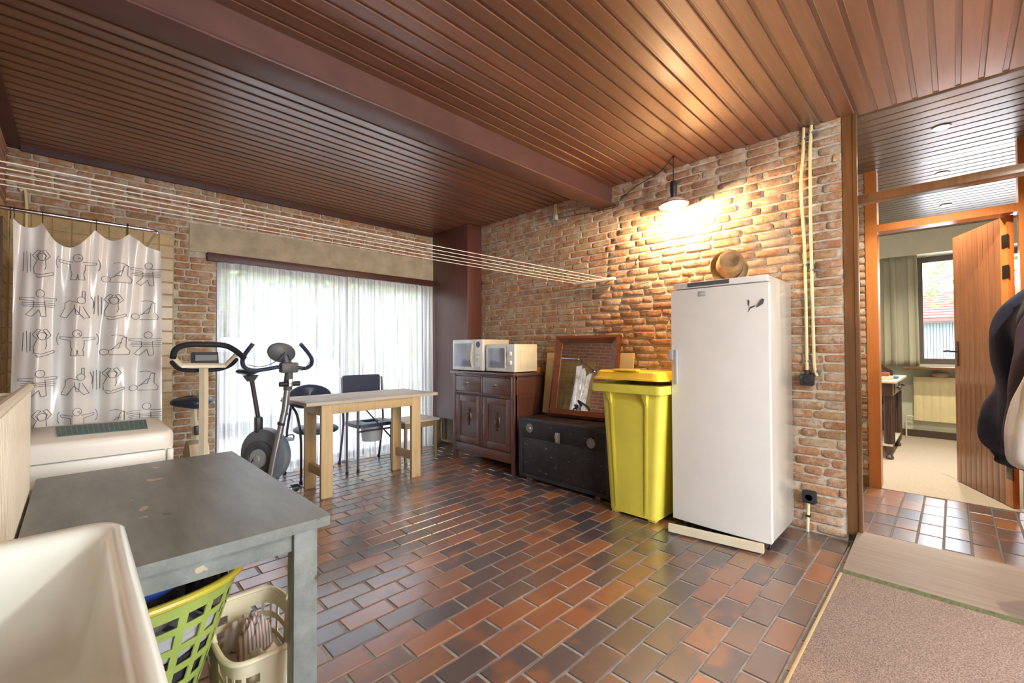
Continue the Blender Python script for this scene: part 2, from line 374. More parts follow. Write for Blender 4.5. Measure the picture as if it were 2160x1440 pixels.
def arc(c, r, a0, a1, n, fn):
    return [fn(c[0]+r*math.cos(R(a0+(a1-a0)*i/n)), c[1]+r*math.sin(R(a0+(a1-a0)*i/n))) for i in range(n+1)]
def rrect(x0, x1, y0, y1, r, n=4):
    p = []
    for cx, cy, a in ((x1-r, y0+r, -90), (x1-r, y1-r, 0), (x0+r, y1-r, 90), (x0+r, y0+r, 180)):
        p += [(cx+r*math.cos(R(a+90*i/n)), cy+r*math.sin(R(a+90*i/n))) for i in range(n+1)]
    return p
def smooth_path(pts, n=6):
    P = [Vector(p) for p in pts]; out = []
    for i in range(len(P)-1):
        p0 = P[max(i-1, 0)]; p1 = P[i]; p2 = P[i+1]; p3 = P[min(i+2, len(P)-1)]
        for k in range(n):
            t = k/n; out.append(.5*((2*p1)+(p2-p0)*t+(2*p0-5*p1+4*p2-p3)*t*t+(3*p1-p0-3*p2+p3)*t**3))
    out.append(P[-1]); return out
YX = lambda X: (lambda a, b, d: (X+d, a, b))      # polygon in (y,z), depth along +x
XZ = lambda Y: (lambda a, b, d: (a, Y+d, b))      # polygon in (x,z), depth along +y
XY = lambda Z: (lambda a, b, d: (a, b, Z+d))

# ------------------------------------------------------------------ room shell
XF, H, YW, XL, YB = 3.58, 2.77, 4.86, -.37, -2.8
HF = .06                                             # hall floor level
def brick_mesh(L, hgt, dep, seed):
    rg = random.Random(seed); j = lambda a: rg.uniform(-a, a)
    c = [rg.uniform(.004, .013) for _ in range(4)]; hx, hz = L/2, hgt/2
    out = [(-hx+c[0], -hz), (hx-c[1], -hz), (hx, -hz+c[1]), (hx, hz-c[2]), (hx-c[2], hz), (-hx+c[3], hz), (-hx, hz-c[3]), (-hx, -hz+c[0])]
    out = [(a+j(.003), b+j(.0022)) for a, b in out]; n = 8; vs = []
    for d, k in ((0, 0), (dep*.55, 0), (dep, 1)):
        vs += [(a-k*math.copysign(min(.006, abs(a)), a), -d+(j(.0025) if k else 0), b-k*math.copysign(.005, b)) for a, b in out]
    fs = [(k*n+i, k*n+(i+1) % n, k*n+n+(i+1) % n, k*n+n+i) for k in range(2) for i in range(n)]
    vs.append((j(.02), -dep-.001+j(.002), j(.006))); fs += [(2*n+i, 2*n+(i+1) % n, 3*n) for i in range(n)]
    me = bpy.data.meshes.new('brick'); me.from_pydata(vs, [], fs); me.materials.append(MATS['brick'])
    bm = bmesh.new(); bm.from_mesh(me); bmesh.ops.recalc_face_normals(bm, faces=list(bm.faces)); bm.to_mesh(me); bm.free()
    me.polygons.foreach_set('use_smooth', [True]*len(me.polygons)); me.set_sharp_from_angle(angle=R(50))
    return me
BR_S = [brick_mesh(.2, .051, .0135, i) for i in range(14)]; BR_H = [brick_mesh(.095, .051, .0135, 50+i) for i in range(8)]
COURSE = H/43.5
def lay_bricks(wall, along, fixed, a0, a1, z0, z1, holes=(), limit=300, seed=1, first=True, blocked=()):
    # along 'y' : wall facing -x at x=fixed ; along 'x' : wall facing -y at y=fixed
    rg = random.Random(seed); items = []
    k = 0
    while True:
        z = COURSE*(k+.5); k += 1
        if z > H: break
        if z < z0 or z > z1: continue
        a = a0 - rg.uniform(0, .1)
        hd = False
        while a < a1:
            hd = rg.random() < .3 and not hd
            L = (.095 if hd else .2)+rg.uniform(-.012, .012); lo, hi = a, a+L; a = hi+.013
            lo = max(lo, a0); hi = min(hi, a1)
            if hi-lo < .03: continue
            segs = [(lo, hi)]
            for (h0, h1, g0, g1) in holes:
                if g0-.02 < z < g1+.02:
                    ns = []
                    for s0, s1 in segs:
                        if s1 <= h0 or s0 >= h1: ns.append((s0, s1)); continue
                        if s0 < h0: ns.append((s0, h0))
                        if s1 > h1: ns.append((h1, s1))
                    segs = ns
            for s0, s1 in segs:
                if s1-s0 < .025: continue
                items.append(((s0+s1)/2, z+rg.uniform(-.003, .003), s1-s0, rg))
    def seen(c, z):
        p = project((fixed, c, z) if along == 'y' else (c, fixed, z))
        if p is None or not (-40 < p[0] < 2200 and -20 < p[1] < 1450): return False
        return not any(b[0] < p[0] < b[1] and b[2] < p[1] < b[3] for b in blocked)
    def dist(it): return (it[0]**2+fixed**2+(it[1]-H_CAM)**2) + (0 if seen(it[0], it[1]) else 1e3)
    items.sort(key=dist)
    rest = MB(); tint = []
    for n, (c, z, L, _) in enumerate(items):
        pool = BR_H if L < .14 else BR_S; me = rg.choice(pool); base = .095 if L < .14 else .2
        sx = L/base; sz = rg.uniform(.93, 1.06); sd = rg.uniform(.75, 1.25); rot = 0 if along == 'x' else R(-90)
        loc = Vector((c, fixed+.006, z)) if along == 'x' else Vector((fixed+.006, c, z))
        if n < limit:
            o = bpy.data.objects.new('brick', me); COL.objects.link(o); o.parent = wall
            o.location = ROOT[wall].inverted() @ loc; o.rotation_euler = (rg.uniform(-.02, .02), rg.uniform(-.012, .012), rot); o.scale = (sx, sd, sz)
        else:
            Mx = Matrix.Translation(loc) @ Matrix.Rotation(rot, 4, 'Z') @ Matrix.Diagonal((sx, sd, sz, 1))
            rest.add([Mx @ v.co for v in me.vertices], [tuple(p.vertices) for p in me.polygons]); tint += [rg.random()]*len(me.polygons)
    if rest.v:
        o = rest.build('brick_field', 'brick', wall, smooth=False, tint=tint); o['kind'] = 'stuff'

# floor: grout bed with loose-laid clay tiles
floor = struct(bx(XL-.2, XF+.02, YB-.1, YW+.1, -.1, -.005).build('floor', 'grout'))
def tile_mesh(L, W, T, name, mat, c=.003):
    me = bpy.data.meshes.new(name); mb = MB()
    for (z, i) in ((0, 0), (T-c, 0), (T, c)):
        mb.v += [(-L/2+i, -W/2+i, z), (L/2-i, -W/2+i, z), (L/2-i, W/2-i, z), (-L/2+i, W/2-i, z)]
    mb.f = [(k*4+i, k*4+(i+1) % 4, k*4+4+(i+1) % 4, k*4+4+i) for k in range(2) for i in range(4)]+[(8, 9, 10, 11)]
    me.from_pydata(mb.v, [], mb.f); me.materials.append(MATS[mat]); return me
TILE = tile_mesh(.233, .1105, .011, 'floor_tile', 'clay_tile')
def lay_tiles(parent, x0, x1, y0, y1, z, ax, ay, limit=300, half=True, seed=3, skip=None):
    rg = random.Random(seed); items = []
    for j in range(int((y0-ay)/.119)-1, int((y1-ay)/.119)+2):
        yc = ay+.119*j+.0535; off = (.122 if j % 2 else 0) if half else rg.uniform(-.03, .03)
        if yc-.054 < y0-.06 or yc+.054 > y1+.06: continue
        for k in range(int((x0-ax)/.244)-2, int((x1-ax)/.244)+3):
            xa = ax+.244*k+off; xb = xa+.231
            xa = max(xa, x0); xb = min(xb, x1)
            if xb-xa < .03: continue
            p = project(((xa+xb)/2, yc, z)); ok = p and -60 < p[0] < 2220 and p[1] < 1500
            if skip and skip((xa+xb)/2, yc): ok = False
            items.append((((xa+xb)/2)**2+yc**2+(0 if ok else 1e3), (xa+xb)/2, yc, xb-xa))
    items.sort(); rest = MB(); tint = []
    for n, (_, xc, yc, L) in enumerate(items):
        lz = z-.012+rg.uniform(-.001, .001)
        rot = rg.uniform(-.006, .006)
        if n < limit:
            o = bpy.data.objects.new('floor_tile', TILE); COL.objects.link(o); o.parent = parent
            o.location = ROOT[parent].inverted() @ Vector((xc, yc, lz)); o.scale = (L/.233, 1, 1); o.rotation_euler = (rg.uniform(-.003, .003), rg.uniform(-.003, .003), rot)
        else:
            Mx = Matrix.Translation((xc, yc, lz)) @ Matrix.Rotation(rot, 4, 'Z') @ Matrix.Diagonal((L/.233, 1, 1, 1))
            rest.add([Mx @ v.co for v in TILE.vertices], [tuple(p.vertices) for p in TILE.polygons]); tint += [rg.random()]*len(TILE.polygons)
    if rest.v:
        o = rest.build('tile_field', 'clay_tile', parent, smooth=False, tint=tint); o['kind'] = 'stuff'
hid = lambda x, y: (x < .3 and y < 2.7) or (x > 3.05 and .85 < y < 1.4) or (x > 3.1 and 1.5 < y < 4.1) or (x > 1.9 and y < .43) or y > 4.75
lay_tiles(floor, XL+.02, XF-.01, -1.0, YW-.03, 0, 1.610, 1.680, skip=hid)

# hall + bedroom floors
hall = struct(bx(XF+.03, 4.86, -1.5, 1.6, -.05, HF-.005).build('floor_hall', 'grout_dark'))
lay_tiles(hall, XF+.05, 4.85, -.75, .75, HF, 3.64, .424-.119*3, half=False, seed=9)
struct(bx(4.86, 8.1, -1.5, 2.2, -.05, HF).build('floor_bedroom', 'carpet_beige'))

# ceilings: boards with a recessed tongue between them
ceil = struct(bx(XL-.1, XF+.06, YB-.1, YW+.1, H+.012, H+.12).build('ceiling', 'board_wood'))
def board(L, vis, pitch, thick, name, mat):
    me = bpy.data.meshes.new(name); c = .003
    prof = [(0, thick), (0, c), (c, 0), (vis-c, 0), (vis, c), (vis, thick*.75), (pitch, thick*.75), (pitch, thick)]
    n = len(prof); vs = [(-L/2, a, b) for a, b in prof]+[(L/2, a, b) for a, b in prof]
    me.from_pydata(vs, [], [(i, (i+1) % n, n+(i+1) % n, n+i) for i in range(n)]+[tuple(range(n))[::-1], tuple(range(n, 2*n))]); me.materials.append(MATS[mat])
    bm = bmesh.new(); bm.from_mesh(me); bmesh.ops.recalc_face_normals(bm, faces=list(bm.faces)); bm.to_mesh(me); bm.free(); return me
PITCH_B = .0925
bme = board(XF+.04-XL, .0715, PITCH_B, .012, 'ceiling_board', 'board_wood')
k = int((YB-.528)/PITCH_B)
while .528+PITCH_B*k < YW:
    o = bpy.data.objects.new('ceiling_board', bme); COL.objects.link(o); o.parent = ceil
    o.location = ROOT[ceil].inverted() @ Vector(((XL+XF+.04)/2, .528+PITCH_B*k, H)); k += 1
ceil_h = struct(bx(XF+.06, 8.1, -1.5, 2.2, H+.012, H+.1).build('ceiling_hall', 'hall_board_wood'))
hme = board(3.0, .092, .105, .010, 'ceiling_board', 'hall_board_wood')
for i in range(43):
    o = bpy.data.objects.new('ceiling_board', hme); COL.objects.link(o); o.parent = ceil_h
    o.location = ROOT[ceil_h].inverted() @ Vector((XF+.07+.105*(i+1), 0, H)); o.rotation_euler = (0, 0, R(90))
# edge trims of the timber ceiling
struct(bx(XL, XL+.07, YB, YW, H-.03, H).build('trim_1', 'rail_wood'))
struct(bx(XL+.07, 3.33, YW-.035, YW, H-.045, H).build('trim_2', 'rail_wood'))
# steel beam
bm_ = struct(bx(XL, XF+.02, 2.21, 2.40, 2.585, 2.602, b=.003).build('ceiling_beam', 'beam_paint'))
bx(XL, XF+.02, 2.255, 2.36, 2.602, H).build('web', 'beam_paint', bm_)

# right brick wall (fridge wall), its end and the short wall past the opening
wr = struct(bx(XF+.004, XF+.20, .505, YW+.2, -.05, H+.05).build('wall_right', 'mortar'))
fr_blk = [(1430, 1610, 600, 1160), (1300, 1420, 800, 1100), (1110, 1280, 890, 1050), (965, 1150, 790, 1000)]
lay_bricks(wr, 'y', XF, .508, 4.14, 0, H, limit=300, seed=11, blocked=fr_blk)
lay_wr2 = struct(bx(XF, XF+.2, YB, -.46, -.05, H).build('wall_right_near', 'brick_far'))
# far wall with the window opening
WX0, WX1, WZ = .93, 3.33, 2.10
wf = MB()
wf.box(XL-.2, WX0, YW+.004, YW+.25, -.05, H+.05); wf.box(WX1, XF+.2, YW+.004, YW+.25, -.05, H+.05); wf.box(WX0, WX1, YW+.004, YW+.25, WZ, H+.05)
wfo = struct(wf.build('wall_far', 'mortar', smooth=False))
lay_bricks(wfo, 'x', YW, XL, 3.33, 0, H, holes=[(WX0, 3.4, -1, WZ+.03), (.72, 3.4, 2.14, 2.40), (-.5, .615, -1, 2.275)], limit=300, seed=21)
ln = MB(); zt = lambda x: 2.40+(x-.72)*.05
ln.add([(.72, YW-.012, 2.145), (3.36, YW-.012, 2.145), (3.36, YW-.012, 2.42), (.72, YW-.012, 2.40), (.72, YW+.05, 2.145), (3.36, YW+.05, 2.145), (3.36, YW+.05, 2.42), (.72, YW+.05, 2.40)], [(0, 1, 2, 3), (4, 7, 6, 5), (0, 4, 5, 1), (1, 5, 6, 2), (2, 6, 7, 3), (3, 7, 4, 0)])
ln.build('lintel', 'concrete', wfo, smooth=False)
# left wall, wall behind the camera with an opening for an added window
struct(bx(XL-.25, XL, YB-.25, YW+.25, -.05, H+.05).build('wall_left', 'brick_far'))
wn = MB(); NX0, NX1, NZ0, NZ1 = .0, 3.3, .75, 2.35
wn.box(XL, NX0, YB-.2, YB, -.05, H+.05); wn.box(NX1, XF+.2, YB-.2, YB, -.05, H+.05); wn.box(NX0, NX1, YB-.2, YB, -.05, NZ0); wn.box(NX0, NX1, YB-.2, YB, NZ1, H+.05)
struct(wn.build('wall_near', 'plaster', smooth=False))
def window(name, fixed, axis, a0, a1, z0, z1, mat, mull=(), fr=.06, dep=.06):
    m = MB()
    def pc(b0, b1, c0, c1, d=dep):
        if axis == 'x': m.box(b0, b1, fixed, fixed+d, c0, c1)
        else: m.box(fixed, fixed+d, b0, b1, c0, c1)
    pc(a0, a1, z0, z0+fr); pc(a0, a1, z1-fr, z1); pc(a0, a0+fr, z0+fr, z1-fr); pc(a1-fr, a1, z0+fr, z1-fr)
    for q in mull: pc(q-fr*.6, q+fr*.6, z0+fr, z1-fr)
    o = struct(m.build(name, mat, smooth=False))
    ed = [a0+fr]+[e for q in mull for e in (q-fr*.6, q+fr*.6)]+[a1-fr]
    for i in range(0, len(ed), 2):
        p = MB()
        if axis == 'x': p.box(ed[i], ed[i+1], fixed+dep*.45, fixed+dep*.45+.006, z0+fr, z1-fr)
        else: p.box(fixed+dep*.45, fixed+dep*.45+.006, ed[i], ed[i+1], z0+fr, z1-fr)
        p.build('pane', 'clear_glass', o, smooth=False)
    return o
window('window_1', YW+.12, 'x', WX0, WX1, 0, WZ, 'window_frame', mull=(2.22,))
window('window_added', YB-.12, 'x', NX0, NX1, NZ0, NZ1, 'window_frame', mull=(1.1, 2.2))  # unseen window added to let daylight into the near side of the room
# tiled shower corner
sh = struct(bx(XL, .61, YW-.012, YW+.004, 0, 2.27).build('wall_shower', 'tile_joint'))
tme = bpy.data.meshes.new('wall_tile'); _t = bx(-.05, .05, -.009, 0, -.05, .05, b=.004); tme.from_pydata(_t.v, [], _t.f); tme.materials.append(MATS['shower_tile'])
for i in range(9):
    for j in range(21):
        x = .61-.054-.107*i; z = 2.27-.054-.107*j
        if z < .05: continue
        o = bpy.data.objects.new('wall_tile', tme); COL.objects.link(o); o.parent = sh; o.location = ROOT[sh].inverted() @ Vector((x, YW-.011, z))
sl = MB()
for i in range(8):
    for j in range(20): sl.box(XL, XL+.012, YW-.02-.107*(i+1)+.006, YW-.02-.107*i, .13+.107*j, .13+.107*j+.1, b=0)
o = sl.build('tile_field', 'shower_tile', sh, smooth=False); o['kind'] = 'stuff'

# hall screen: post, transom, glass; far hall wall with brick pier and door frame
hs = struct(MB().box(XF-.004, XF+.09, .435, .503, HF-.02, H).build('trim_3', 'frame_dark'))
bx(XF-.012, XF+.02, .425, .447, HF, H, b=.004).build('bead', 'frame_dark', hs)
bx(XF, XF+.09, -.40, .435, 2.185, 2.235, b=.004).build('transom', 'frame_dark', hs)
bx(XF-.006, XF+.09, -.459, -.40, HF, H, b=.003).build('post', 'frame_dark', hs)
bx(XF+.04, XF+.046, -.40, .435, 2.235, H).build('pane', 'clear_glass', hs)
XH = 4.87
hw = MB(); hw.box(XH, XH+.15, .53, 1.6, 0, H); hw.box(XH, XH+.15, -1.5, -.42, 0, H)
hwo = struct(hw.build('wall_hall', 'mortar', smooth=False))
lay_bricks(hwo, 'y', XH-.004, .53, .76, .16, H, limit=300, seed=31)
bx(XH-.02, XH, .53, 1.0, HF, .15).build('baseboard', 'frame_dark', hwo)
fr = struct(bx(XH-.02, XH+.12, .45, .53, HF-.01, H).build('trim_4', 'frame_orange'))
bx(XH-.02, XH+.12, -.42, -.345, HF, H).build('post', 'frame_orange', fr)
bx(XH-.02, XH+.12, -.345, .45, 2.24, 2.30).build('header', 'frame_orange', fr)
bx(XH+.05, XH+.056, -.345, .45, 2.30, H).build('pane', 'clear_glass', fr)
struct(bx(XF+.2, XH+.15, 1.6, 1.7, 0, H).build('wall_hall_end', 'plaster')); struct(bx(XF+.2, 8.2, -1.6, -1.5, 0, H).build('wall_hall_near', 'plaster'))
# bedroom
struct(bx(XH+.15, 8.2, 2.1, 2.2, 0, H).build('wall_bedroom_left', 'plaster_green'))
wb = MB(); BY0, BY1, BZ0, BZ1 = -.75, .36, 1.03, 2.46
wb.box(8.02, 8.2, BY1, 2.2, 0, H); wb.box(8.02, 8.2, -1.6, BY0, 0, H); wb.box(8.02, 8.2, BY0, BY1, 0, BZ0); wb.box(8.02, 8.2, BY0, BY1, BZ1, H)
wbo = struct(wb.build('wall_bedroom', 'plaster_green', smooth=False))
struct(bx(7.80, 8.015, -1.5, 2.1, 2.47, H).build('trim_6', 'plaster'))
bx(8.0, 8.02, -1.5, 2.1, HF, .15).build('baseboard', 'baseboard_brown', wbo)
struct(bx(7.72, 8.02, -1.2, .48, .965, 1.0, b=.004).build('trim_5', 'frame_dark'))
window('window_2', 8.05, 'y', BY0, BY1, BZ0, BZ1, 'window_frame', mull=(), fr=.075)
# doorway of the bedroom: plank door standing open
dl = math.hypot(5.605-4.93, -.035+.325); da = math.atan2(-.035+.325, 5.605-4.93)
door = bpy.data.objects.new('door_1', None); COL.objects.link(door); door.location = (4.93, -.325, HF+.005); door.rotation_euler = (0, 0, da); ROOT[door] = Matrix.Translation(door.location) @ Matrix.Rotation(da, 4, 'Z')
struct(door)
nb = 9; DH = 2.17; bwid = (dl-.085)/nb
for i in range(nb): bx(.085+bwid*i+.0012, .085+bwid*(i+1)-.0012, .0, .036, 0, DH, b=.003).build('plank', 'door_wood', door, world=False)
bx(0, .083, 0, .038, 0, DH, b=.002).build('stile', 'frame_orange', door, world=False)
bx(.004, dl, .010, .028, .005, DH-.005).build('core', 'door_wood', door, world=False)
hd = MB().box(dl-.07, dl-.045, .036, .042, 1.02, 1.24, b=.002); hd.tube([(dl-.058, .036, 1.15), (dl-.058, .085, 1.15), (dl-.02, .09, 1.155), (dl+.05, .088, 1.15)], .008)
hd.box(dl-.07, dl-.045, -.008, .0, 1.02, 1.24, b=.002); hd.tube([(dl-.058, 0, 1.15), (dl-.058, -.05, 1.15), (dl+.05, -.05, 1.15)], .009)
hd.build('handle', 'black_plastic', door, world=False)
for z in (.25, 1.75, 1.98): bx(-.01, .06, .034, .042, z-.05, z+.05, b=.002).build('hinge', 'bronze', door, world=False)
# ------------------------------------------------------------------ large things on the right
# fridge
FX, FY0, FY1, FZ = 2.985, .795, 1.412, 1.705
t = thing('refrigerator', 'tall white upright refrigerator with a felt hat on top', 'refrigerator', (3.28, 1.1, 0))
bx(FX+.06, 3.555, FY0+.004, FY1-.004, .05, FZ, b=.012).build('body', 'fridge_side', t)
dr = MB()
def door_fn(u, v):  # slightly bowed front
    y = FY0+(FY1-FY0)*u; return (FX+.012*(2*u-1)**2, y, .062+(1.655-.062)*v)
dr.grid(door_fn, 12, 2); n0 = len(dr.v)
dr2 = bx(FX+.013, FX+.055, FY0, FY1, .062, 1.655)
dd = MB(); dd.add(dr.v, dr.f); dd.add(dr2.v, dr2.f)
fd = dd.build('door', 'white_enamel', t)
hb = bx(FX-.028, FX+.006, FY1-.028, FY1+.006, 1.17, 1.235, b=.005); hb.box(FX-.02, FX-.002, FY1-.052, FY1-.03, 1.0, 1.24, b=.004)
hb.build('handle', 'grey_plastic', fd)
bx(FX+.012, FX+.058, FY0+.003, FY1-.02, 1.662, FZ-.002, b=.005).build('top_panel', 'white_enamel', t)
bx(FX+.008, FX+.014, 1.02, 1.29, 1.672, FZ-.006).build('display', 'dark_grey_plastic', t)
bx(FX-.001, FX+.004, 1.165, 1.215, 1.60, 1.635, b=.0015).build('badge', 'grey_plastic', fd)
def text(body, size, loc, rot, mat, parent, name='lettering'):
    cu = bpy.data.curves.new(name, 'FONT'); cu.body = body; cu.size = size; cu.align_x = 'CENTER'; cu.align_y = 'CENTER'; cu.extrude = .0006
    tmp = bpy.data.objects.new('tmp', cu); COL.objects.link(tmp); bpy.context.view_layer.update()
    me = bpy.data.meshes.new_from_object(tmp.evaluated_get(bpy.context.evaluated_depsgraph_get())); bpy.data.objects.remove(tmp)
    Mx = Matrix.Translation(loc) @ rot; mb = MB(); mb.add([Mx @ v.co for v in me.vertices], [tuple(p.vertices) for p in me.polygons])
    return mb.build(name, mat, parent, smooth=False)
FACE_NX = Matrix(((0, 0, -1, 0), (-1, 0, 0, 0), (0, 1, 0, 0), (0, 0, 0, 1)))   # text facing -x
text('AEG', .018, (FX-.002, 1.19, 1.617), FACE_NX, 'white_plastic', fd)
sm = MB()   # torn dark sticker remains
for poly in ([(.905, 1.555), (.898, 1.545), (.90, 1.515), (.906, 1.525)], [(.895, 1.508), (.865, 1.517), (.868, 1.509), (.89, 1.498)], [(.858, 1.502), (.845, 1.53), (.825, 1.556), (.815, 1.548), (.822, 1.522), (.842, 1.51)], [(.897, 1.50), (.889, 1.507), (.903, 1.478)]):
    sm.prism(poly, YX(FX+.002), -.0012, .004)
sm.build('sticker', 'dark_grey_plastic', fd, smooth=False)
kp = MB(); kp.prism([(FX-.10, FY1-.02), (FX-.125, FY1-.03), (FX-.035, FY0+.03), (FX-.005, FY0+.035)], XY(.012), 0, .05)
kp.build('kick_plate', 'cream_plastic', t)
for y in (FY0+.03, FY1-.05): MB().lathe([(.014, 0), (.014, .01), (.008, .012), (.008, .055)], (FX+.09, y, 0), n=12).build('foot', 'black_plastic', t)
bx(3.5, 3.53, FY0+.05, FY1-.05, 0, .06).build('rear_foot', 'black_plastic', t)

# hat on the fridge, lying on its side against the wall
hat = thing('felt_hat', 'brown felt hat propped on edge on top of the white refrigerator', 'hat', (3.40, 1.16, FZ))
ax = Vector((-.86, -.42, .30)).normalized(); ux = ax.cross(Vector((0, 0, 1))).normalized(); uy = ux.cross(ax)
HM = Matrix((ux, uy, ax)).transposed()
brim = [(.09, .0), (.105, -.004), (.125, -.002), (.138, .006), (.138, .010), (.124, .003), (.105, .001), (.092, .006)]
hc = (3.42, 1.165, FZ+.141)
bm2 = MB().lathe(brim+[brim[0]], hc, HM, 36, sx=.92); bm2.v = [(x, y, z+.010*math.sin(9*y+4*z)) for x, y, z in bm2.v]; bm2.build('brim', 'felt', hat)
cr = MB().lathe([(.096, .0), (.098, .03), (.094, .085), (.084, .118), (.06, .128), (.03, .112), (0.0001, .104)], hc, HM, 36, sx=.9, sy=1.02)
cr.v = [tuple(Vector(v)+Vector((noise.noise(Vector(v)*14),)*3)*.007) for v in cr.v]; cr.build('crown', 'felt', hat)
MB().lathe([(.0975, .002), (.1002, .004), (.1008, .022), (.0988, .026)], hc, HM, 36, sx=.9, sy=1.02).build('band', 'felt_band', hat)

# wheelie bin
BX0, BY_0, BY_1 = 2.915, 1.44, 1.94
t = thing('wheelie_bin', 'yellow plastic wheelie bin with orange-yellow lid ajar', 'bin', (3.2, 1.7, 0))
def bin_sec(x0, x1, y0, y1, r): return rrect(x0, x1, y0, y1, r, 5)
bb = MB(); secs = []
for z, k in ((.02, 0), (.06, .05), (.5, .5), (.93, 1.0)):
    x0 = 2.935-.02*k; x1 = 3.42+.08*k; y0 = 1.505-.055*k; y1 = 1.90+.055*k; secs.append([(a, b, z) for a, b in bin_sec(x0, x1, y0, y1, .05)])
n = len(secs[0]); bb.v = [p for s_ in secs for p in s_]
bb.f = [(i*n+k, i*n+(k+1) % n, (i+1)*n+(k+1) % n, (i+1)*n+k) for i in range(3) for k in range(n)]+[tuple(range(n))]
body = bb.build('body', 'bin_yellow', t, ang=50)
for yb, yt in ((1.585, 1.565), (1.825, 1.86)):      # raised ribs on the front
    MB().add([(2.927, yb-.008, .05), (2.937, yb+.008, .05), (2.927, yb+.008, .05), (2.905, yt-.008, .90), (2.925, yt+.008, .90), (2.905, yt+.008, .90)], [(0, 3, 5, 2), (0, 1, 4, 3), (1, 2, 5, 4), (0, 2, 1), (3, 4, 5)]).build('rib', 'bin_yellow', body)
for y in (1.565, 1.86): MB().add([(2.912, y-.025, .925), (2.912, y+.025, .925), (2.922, y, .80), (2.868, y-.02, .925), (2.868, y+.02, .925)], [(0, 3, 4, 1), (0, 2, 3), (3, 2, 4), (4, 2, 1), (0, 1, 2)]).build('gusset', 'bin_yellow', body, smooth=False)
rim = MB(); o_ = rrect(2.855, 3.545, 1.418, 2.015, .05, 5); i_ = rrect(2.93, 3.48, 1.47, 1.96, .04, 5); n = len(o_)
rim.v = [(a, b, .925) for a, b in o_]+[(a, b, .985) for a, b in o_]+[(a, b, .985) for a, b in i_]+[(a, b, .925) for a, b in i_]
rim.f = [(k*n+i, k*n+(i+1) % n, ((k+1) % 4)*n+(i+1) % n, ((k+1) % 4)*n+i) for k in range(4) for i in range(n)]
rim.build('rim', 'bin_yellow', t)
lid = MB(); o_ = rrect(2.845, 3.50, 1.425, 1.995, .06, 5); n = len(o_); tl = lambda a: 1.0+(3.5-a)*.03
def ring(poly, dz, s_): 
    cx = sum(p[0] for p in poly)/len(poly); cy = sum(p[1] for p in poly)/len(poly)
    return [(cx+(a-cx)*s_, cy+(b-cy)*s_, tl(a)+dz) for a, b in poly]
lv = [ring(o_, 0, 1), ring(o_, .014, 1.0), ring(o_, .016, .965), ring(o_, .055, .92), ring(o_, .068, .86)]
lid.v = [p for r_ in lv for p in r_]; lid.f = [(k*n+i, k*n+(i+1) % n, (k+1)*n+(i+1) % n, (k+1)*n+i) for k in range(4) for i in range(n)]+[tuple(range(4*n, 5*n)), tuple(range(n))[::-1]]
lo = lid.build('lid', 'bin_lid', t)
bx(2.84, 2.90, 1.60, 1.80, 1.085, 1.10, b=.004).build('lid_grip', 'bin_lid', lo)
bx(3.50, 3.56, 1.5, 1.9, .99, 1.02, b=.01).build('handle_bar', 'bin_yellow', t)
for y in (1.49, 1.89): MB().lathe([(.0, -.022), (.085, -.022), (.1, -.015), (.1, .015), (.085, .022), (.0, .022)], (3.43, y, .1), Matrix.Rotation(R(90), 3, 'X'), 24).build('wheel', 'rubber', t)
bx(2.945, 3.0, 1.52, 1.58, 0, .04, b=.006).build('foot', 'bin_yellow', t); bx(2.945, 3.0, 1.82, 1.88, 0, .04, b=.006).build('foot', 'bin_yellow', t)

# trunk
TX, TY0, TY1, TZ = 3.07, 1.98, 2.985, .585
t = thing('steamer_trunk', 'black scuffed travel trunk with two round metal discs and latch', 'trunk', (3.3, 2.48, 0))
bx(TX, 3.555, TY0, TY1, .03, .405, b=.006).build('body', 'black_trunk', t)
bx(TX-.003, 3.556, TY0-.002, TY1+.002, .412, TZ, b=.008).build('lid', 'black_trunk', t)
bx(TX+.004, 3.55, TY0+.004, TY1-.004, .40, .416).build('seam', 'rubber', t)
for y0, y1 in ((TY0-.006, TY0+.03), (TY1-.03, TY1+.006)): bx(TX-.006, TX+.02, y0, y1, .028, TZ+.003, b=.004).build('corner_strip', 'trunk_edge', t)
for z0, z1 in ((.028, .06), (TZ-.028, TZ+.004)): bx(TX-.005, TX+.02, TY0, TY1, z0, z1, b=.004).build('edge_strip', 'trunk_edge', t)
for y, z in ((2.85, .50), (2.15, .46)):
    d = MB(); 
    prof = [(0.040 if k % 2 else .046) for k in range(16)]
    poly = [(prof[k]*math.cos(2*math.pi*k/16)+y, prof[k]*math.sin(2*math.pi*k/16)+z) for k in range(16)]
    d.prism(poly, YX(TX-.009), 0, .01); dd_ = d.build('disc', 'pewter', t); MB().lathe([(.016, 0), (.012, .006), (0.0001, .008)], (TX-.009, y, z), Matrix.Rotation(R(-90), 3, 'Y'), 14).build('boss', 'pewter', dd_)
lt = bx(TX-.014, TX, 2.485, 2.535, .405, .50, b=.006); lt.tube([(TX-.016, 2.51, .50), (TX-.026, 2.51, .47), (TX-.022, 2.51, .42)], [.011, .015, .009]); lt.build('latch', 'pewter', t)
for y in (TY0+.1, TY1-.12): bx(TX+.02, 3.5, y, y+.05, 0, .035).build('runner', 'stool_wood', t)

